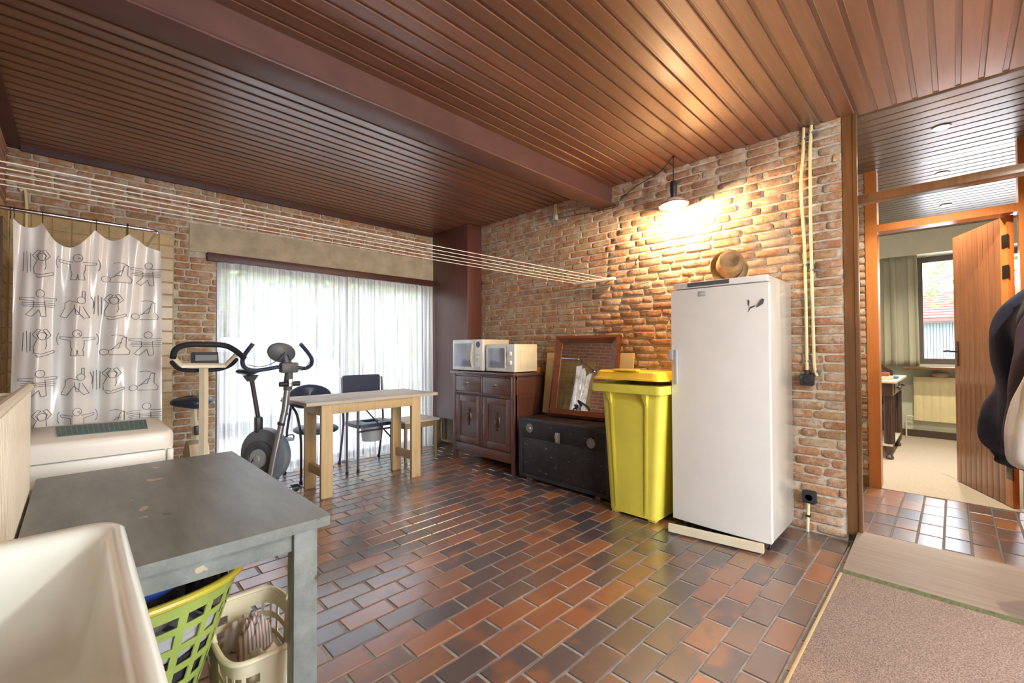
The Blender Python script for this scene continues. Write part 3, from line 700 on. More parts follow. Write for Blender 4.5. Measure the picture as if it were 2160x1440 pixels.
# cabinet
CX, CY0, CY1, CZ = 3.09, 3.085, 4.075, 1.005
t = thing('sideboard', 'dark wooden sideboard with two drawers and two panelled doors', 'sideboard', (3.3, 3.58, 0))
bx(CX+.02, 3.555, CY0, CY1, .11, CZ-.028, b=.003).build('carcass', 'cabinet_wood', t)
bx(CX-.03, 3.57, CY0-.025, CY1+.025, CZ-.03, CZ, b=.008).build('top', 'cabinet_wood', t)
for y in (CY0, CY1-.045): bx(CX, CX+.05, y, y+.045, .0, CZ-.03, b=.004).build('leg', 'cabinet_wood', t)
for y in (CY0, CY1-.045): bx(3.50, 3.55, y, y+.045, .0, .12, b=.004).build('leg', 'cabinet_wood', t)
bx(CX+.006, CX+.03, CY0+.045, CY1-.045, .10, .20, b=.004).build('base_rail', 'cabinet_wood', t)
cym = (CY0+CY1)/2
bx(CX+.004, CX+.03, cym-.012, cym+.012, .2, CZ-.03, b=.002).build('centre_stile', 'cabinet_wood', t)
bx(CX+.004, CX+.03, CY0+.045, CY1-.045, .755, .775, b=.002).build('rail', 'cabinet_wood', t)
bx(CX+.004, CX+.03, CY0+.045, CY1-.045, .955, .976, b=.002).build('rail', 'cabinet_wood', t)
bd = MB()
nb_ = 58
for i in range(nb_):
    y = CY0+.03+(CY1-CY0-.06)*(i+.5)/nb_; bd.box(CX-.012, CX+.004, y-.005, y+.005, .745, .763, b=.003)
o = bd.build('beading', 'cabinet_panel', t, smooth=False)
for y0, y1 in ((CY0+.052, cym-.018), (cym+.018, CY1-.052)):
    d = bx(CX+.002, CX+.028, y0, y1, .785, .948, b=.003).build('drawer', 'cabinet_wood', t)
    yc = (y0+y1)/2
    pl = MB().lathe([(.034, 0), (.032, .003), (.02, .004), (0.0001, .004)], (CX+.002, yc, .868), Matrix.Rotation(R(-90), 3, 'Y'), 16, sx=.55); pl.build('escutcheon', 'brass_old', d)
    MB().tube([(CX-.002, yc-.026, .868), (CX-.018, yc-.018, .864), (CX-.02, yc, .86), (CX-.018, yc+.018, .864), (CX-.002, yc+.026, .868)], .005, 8).build('pull', 'bronze', d)
    z0, z1 = .215, .74; s = .068
    d = MB()
    d.box(CX+.004, CX+.026, y0, y0+s, z0, z1, b=.003); d.box(CX+.004, CX+.026, y1-s, y1, z0, z1, b=.003)
    d.box(CX+.004, CX+.026, y0+s, y1-s, z0, z0+s, b=.003); d.box(CX+.004, CX+.026, y0+s, y1-s, z1-s, z1, b=.003)
    d = d.build('door', 'cabinet_wood', t)
    bx(CX+.016, CX+.024, y0+s, y1-s, z0+s, z1-s).build('panel', 'cabinet_panel', d)
    yc = (y0+y1)/2+ (.0)
    or_ = MB().lathe([(.075, 0), (.07, .006), (.05, .01), (.045, .006), (.03, .012), (0.0001, .016)], (CX+.016, yc, .50), Matrix.Rotation(R(-90), 3, 'Y'), 20, sx=1, sy=.58)
    for zz in (.58, .42): or_.lathe([(.02, 0), (.012, .008), (0.0001, .01)], (CX+.016, yc, zz), Matrix.Rotation(R(-90), 3, 'Y'), 10)
    or_.build('ornament', 'bronze', d)
bx(CX+.03, 3.54, CY0-.004, CY0, .79, .94).build('side_panel', 'cabinet_wood', t); bx(CX+.06, 3.50, CY0-.002, CY0+.004, .2, .76).build('side_panel', 'cabinet_panel', t)

# microwaves
def microwave(name, label, x0, y0, y1, z0, z1, dep, big):
    t = thing(name, label, 'microwave', (x0+dep/2, (y0+y1)/2, z0), group='microwaves on the sideboard')
    bx(x0+.03, x0+dep, y0, y1, z0+.012, z1, b=.006).build('case', 'cream_plastic' if not big else 'cream_paint', t)
    yp = y0+(y1-y0)*.27
    d = bx(x0, x0+.035, yp+.002, y1, z0+.012, z1, b=.008).build('door', 'white_enamel', t)
    g = bx(x0-.002, x0+.002, yp+.035, y1-.03, z0+.05, z1-.04, b=.001).build('door_glass', 'dark_mirror', d)
    p = bx(x0, x0+.035, y0, yp-.002, z0+.012, z1, b=.006).build('control_panel', 'white_enamel', t)
    yc = (y0+yp)/2
    if big:
        MB().lathe([(.034, 0), (.03, .004), (0.0001, .004)], (x0, yc, z1-.055), Matrix.Rotation(R(-90), 3, 'Y'), 20).build('display', 'dark_grey_plastic', p)
        MB().lathe([(.019, 0), (.017, .014), (0.0001, .015)], (x0, yc, z0+.13), Matrix.Rotation(R(-90), 3, 'Y'), 18).build('knob', 'grey_plastic', p)
        for i in range(3):
            for j in range(4): bx(x0-.003, x0+.002, yc-.036+.03*i, yc-.018+.03*i, z0+.03+.013*j+(.115 if j > 1 else 0), z0+.037+.013*j+(.115 if j > 1 else 0)).build('button', 'grey_plastic', p, smooth=False)
        MB().tube(smooth_path([(x0-.006, yp+.02, z0+.05), (x0-.012, yp+.034, z0+.15), (x0-.006, yp+.02, z1-.05)]), .011, 8).build('handle', 'cream_plastic', d)
        bx(x0-.001, x0+.002, (yp+y1)/2-.02, (yp+y1)/2+.02, z0+.028, z0+.034).build('maker_mark', 'grey_plastic', d)
    else:
        for zz in (z0+.105, z0+.195): 
            k = MB().lathe([(.026, 0), (.024, .006), (.02, .018), (0.0001, .019)], (x0, yc, zz), Matrix.Rotation(R(-90), 3, 'Y'), 20).build('knob', 'white_plastic', p)
            bx(x0-.024, x0-.012, yc-.004, yc+.004, zz-.02, zz+.02, b=.002).build('pointer', 'grey_plastic', k)
        bx(x0-.01, x0+.005, yp+.006, yp+.018, z0+.05, z1-.05, b=.003).build('handle', 'white_plastic', d)
        bx(x0+.08, x0+dep-.05, y0-.003, y0+.002, z0+.05, z1-.05, b=.002).build('side_relief', 'cream_plastic', t)
    for xx in (x0+.05, x0+dep-.05):
        for yy in (y0+.06, y1-.06): MB().lathe([(.012, 0), (.014, .014)], (xx, yy, z0), n=10).build('foot', 'black_plastic', t)
plain('dark_mirror', (.26, .29, .36), .08, coat=.8)
microwave('microwave', 'larger white microwave oven with round display, nearest the dark casing', 3.085, 3.555, 4.075, CZ, 1.355, .40, True)
microwave('microwave', 'smaller white microwave oven with two dials, cream side, nearest the mirror', 3.11, 3.095, 3.525, CZ, 1.30, .34, False)

# orange dish behind the small microwave
tag(MB().lathe([(.03, 0), (.04, .02), (.05, .045), (.046, .047), (.036, .02), (0.0001, .008)], (3.515, 3.15, CZ)).build('dish', 'flame_orange'), 'small orange dish behind the smaller microwave', 'dish')

# mirror leaning on the trunk, with a cream board behind it
t = thing('framed_mirror', 'rectangular mirror in a wide brown wooden frame leaning on the trunk', 'mirror', (3.38, 2.49, TZ))
def lean(a, b, d):      # a along y, b up the slope, d towards the room
    s = (3.525-3.385)/.80; return (3.415+s*b-d*.985-(a-2.15)*.112, a, TZ+b+.17*d)
FWD = .075; y0, y1, z0, z1 = 2.15, 2.84, .006, .79
def bar(p, nm):
    m = MB()
    (a0, b0), (a1, b1), (c1, d1), (c0, d0) = p     # outer start,end, inner end,start
    top = [lean(a0, b0, .012), lean(a1, b1, .012), lean(c1, d1, .018), lean(c0, d0, .018)]
    om = lambda P_, Q_, k: (P_[0]+(Q_[0]-P_[0])*k, P_[1]+(Q_[1]-P_[1])*k)
    m1 = [om((a0, b0), (c0, d0), .35), om((a1, b1), (c1, d1), .35)]
    v = [lean(a0, b0, -.012), lean(a1, b1, -.012), lean(a0, b0, .018), lean(a1, b1, .018), lean(*m1[0], .034), lean(*m1[1], .034), lean(c0, d0, .014), lean(c1, d1, .014), lean(c0, d0, -.012), lean(c1, d1, -.012)]
    m.add(v, [(0, 1, 3, 2), (2, 3, 5, 4), (4, 5, 7, 6), (6, 7, 9, 8), (8, 9, 1, 0), (0, 2, 4, 6, 8), (1, 9, 7, 5, 3)])
    return m.build(nm, 'mirror_wood', t, ang=20)
O = [(y0, z0), (y1, z0), (y1, z1), (y0, z1)]; I = [(y0+FWD, z0+FWD), (y1-FWD, z0+FWD), (y1-FWD, z1-FWD), (y0+FWD, z1-FWD)]
for i in range(4): bar([O[i], O[(i+1) % 4], I[(i+1) % 4], I[i]], 'frame_side')
g = MB().add([lean(*I[0], .004), lean(*I[1], .004), lean(*I[2], .004), lean(*I[3], .004), lean(*I[0], -.004), lean(*I[1], -.004), lean(*I[2], -.004), lean(*I[3], -.004)], [(0, 1, 2, 3), (4, 7, 6, 5), (0, 4, 5, 1), (1, 5, 6, 2), (2, 6, 7, 3), (3, 7, 4, 0)]).build('mirror_glass', 'mirror_glass', t, smooth=False)
cb = MB()
def lean2(a, b, d): return (3.475+.085*b/.62-d, a, TZ+.005+b)
cb.add([lean2(a, b, d) for d in (0, .018) for a, b in ((2.02, 0), (3.035, 0), (3.035, .62), (2.02, .62))], [(0, 1, 2, 3), (4, 7, 6, 5), (0, 4, 5, 1), (1, 5, 6, 2), (2, 6, 7, 3), (3, 7, 4, 0)])
tag(cb.build('board', 'radiator_yellow', smooth=False), 'flat cream board leaning on the brick wall behind the mirror', 'board')

# wooden casing in the corner, hanging clear of the floor
t = bx(3.35, 3.575, 4.13, 4.855, .37, H-.005, b=.002).build('corner_casing', 'casing_wood'); tag(t, 'tall dark wooden casing in the corner beside the window curtain', 'casing')
pp = thing('heating_pipes', 'two cream heating pipes near the floor under the corner casing', 'pipe', (3.46, 4.8, 0))
for x in (3.45, 3.49): MB().tube(smooth_path([(x, 4.80, .369), (x, 4.80, .1), (x+.01, 4.78, .05), (x+.05, 4.70, .03)]), .009, 8).build('pipe', 'pvc_cream', pp)

# conduits and sockets on the right wall
def conduit(y_pts, label, clamps):
    t = thing('conduit', label, 'conduit', (XF-.02, y_pts[0][1], y_pts[-1][2]), group=None)
    MB().tube(smooth_path(y_pts, 5), .0095, 10).build('pipe', 'pvc_cream', t)
    for y, z in clamps:
        c = bx(XF-.034, XF-.001, y-.016, y+.016, z-.008, z+.008, b=.004); c.box(XF-.02, XF-.001, y-.035, y-.012, z-.01, z+.01, b=.003); c.build('clamp', 'clamp_grey', t)
XP = XF-.026
conduit([(XP, .712, H), (XP, .716, 2.6), (XP, .732, 2.35), (XP, .715, 1.9), (XP, .712, 1.2), (XP, .712, 1.10)], 'left cream conduit running down the brick wall to a black socket', [(.714, 2.69), (.718, 1.82), (.712, 1.16)])
conduit([(XP, .666, H), (XP, .675, 2.6), (XP, .678, 2.0), (XP, .672, 1.3), (XP, .668, 1.12), (XP, .655, 1.06)], 'right cream conduit running down the brick wall beside the doorway post', [(.668, 2.72), (.678, 1.78), (.668, 1.09)])
t = thing('wall_socket', 'black upper wall socket at the end of the left conduit', 'socket', (XF-.03, .71, 1.0))
bx(XF-.055, XF-.001, .672, .75, .995, 1.072, b=.008).build('box', 'black_plastic', t); MB().tube([(XP, .712, 1.07), (XP, .712, 1.10)], .015, 12).build('gland', 'black_plastic', t); MB().lathe([(.024, 0), (.02, .004), (0.0001, .003)], (XF-.055, .711, 1.033), Matrix.Rotation(R(-90), 3, 'Y'), 18).build('cover', 'rubber', t)
t = thing('wall_socket', 'black lower wall socket beside the refrigerator foot', 'socket', (XF-.03, .71, .19))
bx(XF-.05, XF-.001, .668, .75, .195, .28, b=.012).build('box', 'black_plastic', t); MB().lathe([(.03, 0), (.028, .006), (.022, .006), (.02, -.004), (0.0001, -.004)], (XF-.05, .709, .238), Matrix.Rotation(R(-90), 3, 'Y'), 20).build('outlet', 'rubber', t)
t = thing('conduit', 'short cream conduit from the lower socket down to the floor', 'conduit', (XF-.02, .715, 0))
MB().tube([(XP, .714, .195), (XP, .722, .0)], .009).build('pipe', 'pvc_cream', t); bx(XF-.036, XF-.001, .702, .732, .10, .115, b=.003).build('clamp', 'black_plastic', t)
# junction box and cables near the beam
t = thing('junction_box', 'small grey junction box high on the brick wall beside the beam', 'junction box', (XF-.02, 2.93, 2.60))
bx(XF-.045, XF-.001, 2.905, 2.95, 2.60, 2.655, b=.004).build('box', 'clamp_light', t) if 'clamp_light' in MATS else bx(XF-.045, XF-.001, 2.905, 2.95, 2.60, 2.655, b=.004).build('box', 'grey_plastic', t)
for y in (2.92, 2.937): MB().tube([(XF-.02, y, 2.655), (XF-.02, y, H)], .006, 8).build('pipe', 'pvc_cream', t)
tag(MB().tube(smooth_path([(XF-.012, 2.905, 2.615), (XF-.012, 2.7, 2.60), (XF-.014, 2.42, 2.58), (XF-.02, 2.2, 2.572), (XF-.03, 2.16, 2.61), (XF-.03, 2.0, 2.70), (3.50, 1.75, 2.74), (3.352, 1.565, H-.008)]), .0035, 6).build('lamp_cable', 'black_plastic'), 'thin black cable running from the junction box past the beam to the pendant lamp', 'cable')
tag(MB().tube(smooth_path([(XF, 2.0, 2.015), (XF-.03, 2.0, 2.0), (XF-.045, 1.99, 2.02), (XF-.05, 1.97, 2.045), (XF-.035, 1.955, 2.05)]), .004, 6).build('wall_hook', 'bronze'), 'rusty bent hook sticking out of the brick wall', 'hook')

# pendant lamp
LX, LY = 3.345, 1.547
t = thing('pendant_lamp', 'pendant lamp with dark socket and shallow enamel plate shade on the brick wall side', 'lamp', (LX, LY, 2.36))
MB().tube([(LX, LY, H), (LX, LY, 2.565)], .004, 8).build('cord', 'black_plastic', t); MB().tube([(LX, LY, H), (LX, LY, H-.012)], .012, 8).build('ceiling_hook', 'bronze', t)
MB().lathe([(0.0001, 2.575), (.022, 2.572), (.026, 2.55), (.026, 2.49), (.022, 2.455), (.02, 2.44)], (LX, LY, 0), n=20).build('socket', 'black_plastic', t)
tilt = Matrix.Rotation(R(-4), 3, 'X')
sh_ = MB().lathe([(.022, .055), (.05, .045), (.085, .022), (.108, .0), (.111, -.006), (.106, -.004), (.083, .017), (.05, .039), (.022, .049)], (LX, LY, 2.388), tilt, 40)
so = sh_.build('shade', 'lamp_white', t); MB().lathe([(.1085, .0015), (.113, -.004), (.111, -.009), (.107, -.006)], (LX, LY, 2.388), tilt, 40).build('rim', 'lamp_red', so)
MB().lathe([(0.0001, -.115), (.017, -.108), (.028, -.09), (.03, -.075), (.024, -.055), (.014, -.035), (.013, -.01)], (LX, LY, 2.455), n=20).build('bulb', 'bulb_glass', t)
bulb('pendant_light', (LX, LY, 2.362), 31, (1, .68, .36), .028)

# clothes line
t = thing('clothes_line', 'retractable clothes line with five white cords stretched across the room', 'clothes line', (XF-.03, 2.43, 1.89))
bx(XF-.07, XF-.03, 2.20, 2.67, 1.885, 1.912, b=.006).build('cord_bar', 'white_plastic', t)
for y in (2.28, 2.6): MB().tube([(XF-.04, y, 1.898), (XF, y, 1.898)], .008, 8).build('bracket', 'white_plastic', t)
for i in range(5):
    ya = 2.29+.078*i; yb_ = 2.24+.10*i; pts = []
    for k in range(17):
        u = k/16; pts.append((XF-.05+(XL-(XF-.05))*u, yb_+(ya-yb_)*u, 1.898-.02*math.sin(math.pi*u)*0.3))
    MB().tube(pts, .0023, 6).build('cord', 'line_white', t)
bx(XL, XL+.06, 2.2, 2.7, 1.87, 1.93, b=.01).build('reel_case', 'white_plastic', t)

# plywood ramp, carpet runner
pw = MB(); pw.prism([(3.015, .006), (3.03, .026), (3.60, HF+.012), (3.60, HF-.008)], XZ(-.9), 0, 1.352)
ro = pw.build('plywood_ramp', 'plywood', smooth=False); tag(ro, 'bare plywood sheet laid as a ramp up to the hall doorway', 'plywood sheet')
e = MB().prism([(3.0145, .0055), (3.029, .0265), (3.0255, .0265), (3.011, .0055)], XZ(-.9), 0, 1.352).build('cut_edge', 'ply_edge', ro, smooth=False)
ca = bx(1.0, 3.012, -.95, .452, .0, .012, b=.003).build('carpet_runner', 'carpet_runner'); tag(ca, 'speckled pink-brown carpet runner on the clay tile floor', 'carpet')
bx(1.0, 3.012, .450, .464, .0, .013, b=.003).build('edge_binding', 'stool_light', ca)
tag(bx(2.05, 2.075, .19, .198, .0125, .018, b=.002).build('wood_chip', 'pvc_cream'), 'tiny pale chip lying on the carpet runner', 'chip')

# coats by the doorway
def coat(name, label, mat, prof, sd, fold=.016, cuff=None):
    # prof rows: z, y_left, y_right, x_front, x_back
    def fn(u, v):
        k = v*(len(prof)-1); i = min(int(k), len(prof)-2); q = k-i; r0, r1, r2, r3 = prof[max(i-1, 0)], prof[i], prof[i+1], prof[min(i+2, len(prof)-1)]
        z, yl, yr, xf, xb = [.5*(2*r1[j]+(r2[j]-r0[j])*q+(2*r0[j]-5*r1[j]+4*r2[j]-r3[j])*q*q+(3*r1[j]-r0[j]-3*r2[j]+r3[j])*q**3) for j in range(5)]
        a = 2*math.pi*u; cy = (yl+yr)/2; cx = (xf+xb)/2; ry = (yl-yr)/2; rx = (xb-xf)/2
        f_ = fold*(math.sin(5*a+sd+3*v)+.6*math.sin(9*a+2*sd-4*v))*min(1, 4*v*(1.15-v)) + .03*noise.noise(Vector((math.cos(a)*1.5, math.sin(a)*1.5+sd, v*4)))
        ca, sa = math.cos(a), math.sin(a); e = lambda c: math.copysign(abs(c)**.92, c)
        return (cx+e(sa)*(rx+f_), cy+e(ca)*(ry+f_), z)
    m = MB().grid(fn, 72, 60, cu=True); n = 72; m.f.append(tuple(range(n))); m.f.append(tuple(60*n+k for k in range(n)))
    return tag(m.build(name, mat, ang=70), label, 'coat', 'coats hung beside the hall doorway')
nav = coat('jacket', 'dark navy jacket with bulky sleeve, outermost on the doorway side', 'navy_cloth', [(.70, -.125, -.42, 3.33, 3.50), (.78, -.108, -.45, 3.31, 3.52), (.95, -.13, -.45, 3.31, 3.53), (1.06, -.165, -.45, 3.31, 3.53), (1.2, -.150, -.45, 3.31, 3.53), (1.36, -.150, -.44, 3.31, 3.53), (1.46, -.19, -.42, 3.34, 3.53), (1.56, -.28, -.38, 3.44, 3.53)], 1)
coat('jacket', 'plum jacket hanging in front of the navy jacket', 'plum_cloth', [(.74, -.20, -.46, 3.17, 3.25), (.82, -.16, -.47, 3.15, 3.26), (1.0, -.175, -.47, 3.15, 3.26), (1.2, -.20, -.46, 3.15, 3.26), (1.38, -.24, -.45, 3.17, 3.26), (1.52, -.30, -.40, 3.2, 3.26)], 3, .010)
coat('parka', 'light grey parka hanging nearest the camera', 'parka_cloth', [(.70, -.19, -.50, 3.00, 3.09), (.74, -.17, -.52, 2.99, 3.10), (.9, -.18, -.52, 2.99, 3.10), (1.06, -.21, -.5, 2.99, 3.10), (1.2, -.25, -.48, 3.0, 3.10), (1.36, -.31, -.46, 3.03, 3.10)], 5, .008)
lin = coat('fleece_hem', '', 'fleece_black', [(.63, -.20, -.40, 3.38, 3.46), (.67, -.15, -.42, 3.35, 3.48), (.73, -.135, -.42, 3.35, 3.49), (.80, -.15, -.42, 3.36, 3.49)], 2, .006)  # hem of a separate black fleece, parented to the navy jacket
lin.parent = nav; lin.location = lin.location-nav.location
for k_ in ('label', 'category', 'group'): del lin[k_]
lin['label'] = 'black fleece hem'
t = thing('coat_rack', 'wooden coat rack with hooks on the short wall by the hall doorway', 'coat rack', (3.54, -.62, 1.5))
bx(XF-.025, XF, -1.0, -.47, 1.58, 1.68, b=.004).build('rail', 'frame_dark', t)
for y in (-.52, -.64, -.76, -.9): MB().tube(smooth_path([(XF-.02, y, 1.64), (XF-.1, y, 1.61), (XF-.2, y+.05, 1.60), (XF-.24, y+.08, 1.66)]), .007, 8).build('hook', 'bronze', t)
# ------------------------------------------------------------------ window dressing
rl = tag(bx(.85, 3.335, YW-.05, YW-.005, 2.072, 2.148, b=.004).build('curtain_rail', 'rail_wood'), 'dark wooden curtain rail board across the top of the window', 'curtain rail')
def sheer(x0, x1, y, z0, z1, nf, label, sd):
    def fn(u, v):
        x = x0+(x1-x0)*u; a = nf*2*math.pi*u+sd
        d = .018*math.sin(a+.7*math.sin(a*.37+sd))+.008*math.sin(2.3*a+sd*2)
        return (x+.006*math.sin(a*1.7+4*v), y+d*(.75+.5*(1-v)), z0+(z1-z0)*v+(.012*math.sin(a*.5) if v < .01 else 0))
    o = MB().grid(fn, int(nf*14), 14).build('sheer_curtain', 'sheer', ang=80)
    return tag(o, label, 'curtain', 'sheer curtains on the big window')
sheer(.935, 2.205, YW-.036, .01, 2.068, 15, 'left sheer woven curtain behind the exercise bikes', .4)
sheer(2.212, 3.335, YW-.036, .01, 2.068, 17, 'right sheer woven curtain beside the dark corner casing', 2.1)

# shower curtain on its rail
RY, RZ = 4.0, 2.098
t = thing('shower_rail', 'chrome shower curtain rail bent back to the far wall', 'rail', (.0, RY, RZ))
MB().tube([(XL+.012, RY, RZ+.008), (.36, RY, RZ)]+[(.36+.05*math.sin(R(a)), RY+.05-.05*math.cos(R(a)), RZ) for a in range(15, 91, 15)]+[(.41, YW-.02, RZ)], .0125, 12).build('tube', 'chrome', t)
MB().lathe([(.035, 0), (.035, .008), (.02, .02), (.014, .03)], (XL+.012, RY, RZ+.008), Matrix.Rotation(R(90), 3, 'Y'), 18).build('flange', 'chrome', t)
hooks = [0.0, .187, .53, .744, .99]
for u in hooks[:-1]+[.02, .752]:
    x = -.285+.71*u; MB().tube([(x, RY+.016*math.cos(R(a)), RZ+.004+.019*math.sin(R(a))) for a in range(0, 330, 30)]+[(x, RY, RZ-.055)], .0025, 6).build('hook', 'bronze', t)
SX0, SX1, SZ0 = -.285, .425, .30
sag = [.0, .045, .15, .06, .02]
def s_top(u):
    for i in range(len(hooks)-1):
        if u <= hooks[i+1] or i == len(hooks)-2:
            q = (u-hooks[i])/(hooks[i+1]-hooks[i]); q = max(0, min(1, q)); return RZ-.05-sag[i+1]*4*q*(1-q)*(.9)-(.09*max(0, u-.744)/.256)
def s_pt(u, v, off=0.0):
    zt_ = s_top(u); z = SZ0+(zt_-SZ0)*v; zz = (1.95-z)
    x = SX0+(SX1-SX0)*u + .012*math.sin(7*u+2*v)
    amp = .016+.02*min(1, max(0, zz)/.8)
    y = RY+amp*math.sin(2*math.pi*(3.6*u+.25*math.sin(2*zz)))+.010*math.sin(2*math.pi*8.3*u+3*zz)+.006*math.sin(11*zz+15*u)
    if u > .93: y -= .10*(u-.93)/.07*max(0, .5-v)
    return (x, y-off, z)
t = thing('shower_curtain', 'pale vinyl shower curtain printed with line-drawn gymnasts', 'shower curtain', (.05, RY, SZ0))
MB().grid(lambda u, v: s_pt(u, v), 110, 70).build('sheet', 'vinyl', t, ang=80)
def u_of(x): return (x-SX0)/(SX1-SX0)
def v_of(u, z): return (z-SZ0)/(s_top(u)-SZ0)
def circ(cx, cy, rx, ry, a0=0, a1=360, n=18): return [(cx+rx*math.cos(R(a0+(a1-a0)*i/n)), cy+ry*math.sin(R(a0+(a1-a0)*i/n))) for i in range(n+1)]
P_ARMS = dict(fill=[circ(0, .82, .13, .14), [(-.12, .7), (.12, .7), (.2, .5), (.18, .3), (.14, .04), (.02, .02), (0, .22), (-.04, .02), (-.16, .04), (-.18, .3), (-.2, .5)]],
    line=[circ(0, .82, .13, .14), [(-.12, .68), (-.5, .72), (-.5, .64), (-.2, .58), (-.2, .42), (-.16, .25), (-.2, .03), (-.03, .03), (0, .24), (.03, .03), (.2, .03), (.16, .25), (.2, .42), (.2, .58), (.5, .64), (.5, .72), (.12, .68)], circ(-.3, .62, .3, .35, 140, 215, 8), circ(.3, .62, .3, .35, -35, 40, 8), circ(.04, .82, .03, .02), [(.06, .76), (.11, .77)]])
P_SQUAT = dict(fill=[circ(.02, .72, .12, .13), [(-.12, .6), (.12, .6), (.18, .3), (.36, .2), (.3, .08), (-.05, .02), (-.2, .12), (-.22, .35)]],
    line=[circ(.02, .72, .12, .13), [(-.1, .6), (-.25, .77), (-.1, .97), (-.01, .93), (-.14, .77), (-.06, .66)], [(.12, .6), (.27, .77), (.14, .97), (.04, .93), (.16, .77), (.1, .66)], [(-.12, .6), (-.22, .35), (-.2, .14), (.0, .1), (.34, .24), (.36, .16), (.1, .04), (-.1, .0), (-.16, .08)], [(.12, .6), (.14, .4), (.1, .28)], [(-.5, .2), (-.48, .85)], [(-.4, .9), (-.38, .15)], [(-.3, .2), (-.3, .85)]])
P_BEND = dict(fill=[circ(.18, .66, .12, .12), [(-.22, .62), (.1, .68), (.2, .5), (.38, .06), (.24, .04), (.02, .36), (-.3, .04), (-.42, .06), (-.3, .4)]],
    line=[circ(.18, .66, .12, .12), [(.12, .55), (-.14, .64), (-.28, .55), (-.28, .38), (-.42, .06), (-.24, .02), (-.02, .36), (.26, .02), (.42, .06), (.22, .44)], [(.2, .76), (.2, .98), (.28, .98), (.28, .74)], [(-.02, .5), (.04, .14), (.12, .14), (.14, .46)], circ(.1, .55, .42, .45, -20, 38, 8)])
P_LIE = dict(fill=[circ(-.28, .16, .12, .11), [(-.18, .08), (.25, .06), (.42, .16), (.3, .34), (0, .3), (-.14, .24)]],
    line=[circ(-.28, .16, .12, .11), [(-.16, .22), (.02, .32), (.1, .3), (.2, .7), (.3, .72), (.3, .34), (.42, .2), (.4, .06), (-.16, .06)], [(-.1, .24), (.12, .52), (.2, .5)], circ(.05, .3, .45, .5, 50, 110, 8)])
P_TWIST = dict(fill=[circ(.04, .82, .12, .13), [(-.12, .68), (.12, .68), (.16, .4), (.2, .04), (.04, .02), (-.04, .25), (-.26, .03), (-.3, .1), (-.14, .4)]],
    line=[circ(.04, .82, .12, .13), [(-.12, .68), (-.52, .66), (-.52, .6), (-.14, .56)], [(.12, .68), (.5, .7), (.5, .62), (.16, .58)], [(-.14, .56), (-.14, .36), (-.36, .08), (-.2, .02), (.0, .26), (.06, .02), (.2, .04), (.16, .58)], [(-.46, .5), (.44, .52)], [(-.48, .44), (.46, .45)], [(-.44, .38), (.42, .38)]])
POSES = {0: [P_SQUAT, P_ARMS, P_LIE, P_TWIST, P_SQUAT], 1: [P_TWIST, P_BEND, P_SQUAT, P_LIE, P_ARMS]}
def surf(x, z, off): u = max(0.003, min(.997, u_of(x))); v = max(.002, min(.995, v_of(u, z))); return s_pt(u, v, off)
fig = 0
for row, zc in enumerate((1.79, 1.545, 1.30, 1.05, .80)):
    for ci in range(4):
        xc = (-.157, .018, .193, .345)[ci]+(.0 if row % 2 == 0 else -.012); ps = POSES[row % 2][(ci) % 5]; S = .17
        ub = u_of(xc)
        if xc > .45 or zc+.13 > RZ-.1: continue
        ink = MB(); body = MB()
        for pl_ in ps['fill']:
            zs = [b for _, b in pl_]; nz_ = 10
            for q in range(nz_):
                za = min(zs)+(max(zs)-min(zs))*q/nz_; zb = min(zs)+(max(zs)-min(zs))*(q+1)/nz_; zm = (za+zb)/2
                xs_ = sorted(a[0]+(b[0]-a[0])*(zm-a[1])/(b[1]-a[1]) for a, b in zip(pl_, pl_[1:]+pl_[:1]) if (a[1]-zm)*(b[1]-zm) < 0)
                for xa, xb in zip(xs_[::2], xs_[1::2]):
                    nn_ = max(1, int((xb-xa)/.06))
                    for k in range(nn_):
                        x1 = xc+S*(xa+(xb-xa)*k/nn_); x2 = xc+S*(xa+(xb-xa)*(k+1)/nn_); z1 = zc-.09+za*S*1.05; z2 = zc-.09+zb*S*1.05
                        body.add([surf(x1, z1, .0022), surf(x2, z1, .0022), surf(x2, z2, .0022), surf(x1, z2, .0022)], [(0, 1, 2, 3)])
        for ln_ in ps['line']:
            dense = []
            for a, b in zip(ln_[:-1], ln_[1:]):
                n = max(1, int(math.hypot(b[0]-a[0], b[1]-a[1])/.06)); dense += [(a[0]+(b[0]-a[0])*k/n, a[1]+(b[1]-a[1])*k/n) for k in range(n)]
            dense.append(ln_[-1]); wd = .0015
            for k in range(len(dense)-1):
                (x1, z1), (x2, z2) = dense[k], dense[k+1]; x1, x2 = xc+x1*S, xc+x2*S; z1, z2 = zc-.09+z1*S*1.05, zc-.09+z2*S*1.05
                L = math.hypot(x2-x1, z2-z1) or 1; nx, nz = -(z2-z1)/L*wd, (x2-x1)/L*wd
                ink.add([surf(x1+nx, z1+nz, .004), surf(x1-nx, z1-nz, .004), surf(x2-nx, z2-nz, .004), surf(x2+nx, z2+nz, .004)], [(0, 1, 2, 3)])
        gp = body.build('gymnast_print', 'skin_print', t, smooth=False); ink.build('outline', 'ink', gp, smooth=False)['kind'] = 'stuff'

# tan dark robe hanging at the left edge
tag(MB().grid(lambda u, v: (-.335+.045*math.sin(math.pi*u)+.012*math.sin(11*u+3*v), 3.30+.34*u+.02*math.sin(9*v), 1.0+.95*v-.08*abs(u-.5)*v), 24, 18).build('bathrobe', 'cloth_brown', solid=.01, ang=80), 'dark brown robe hanging on the left wall before the shower', 'robe')

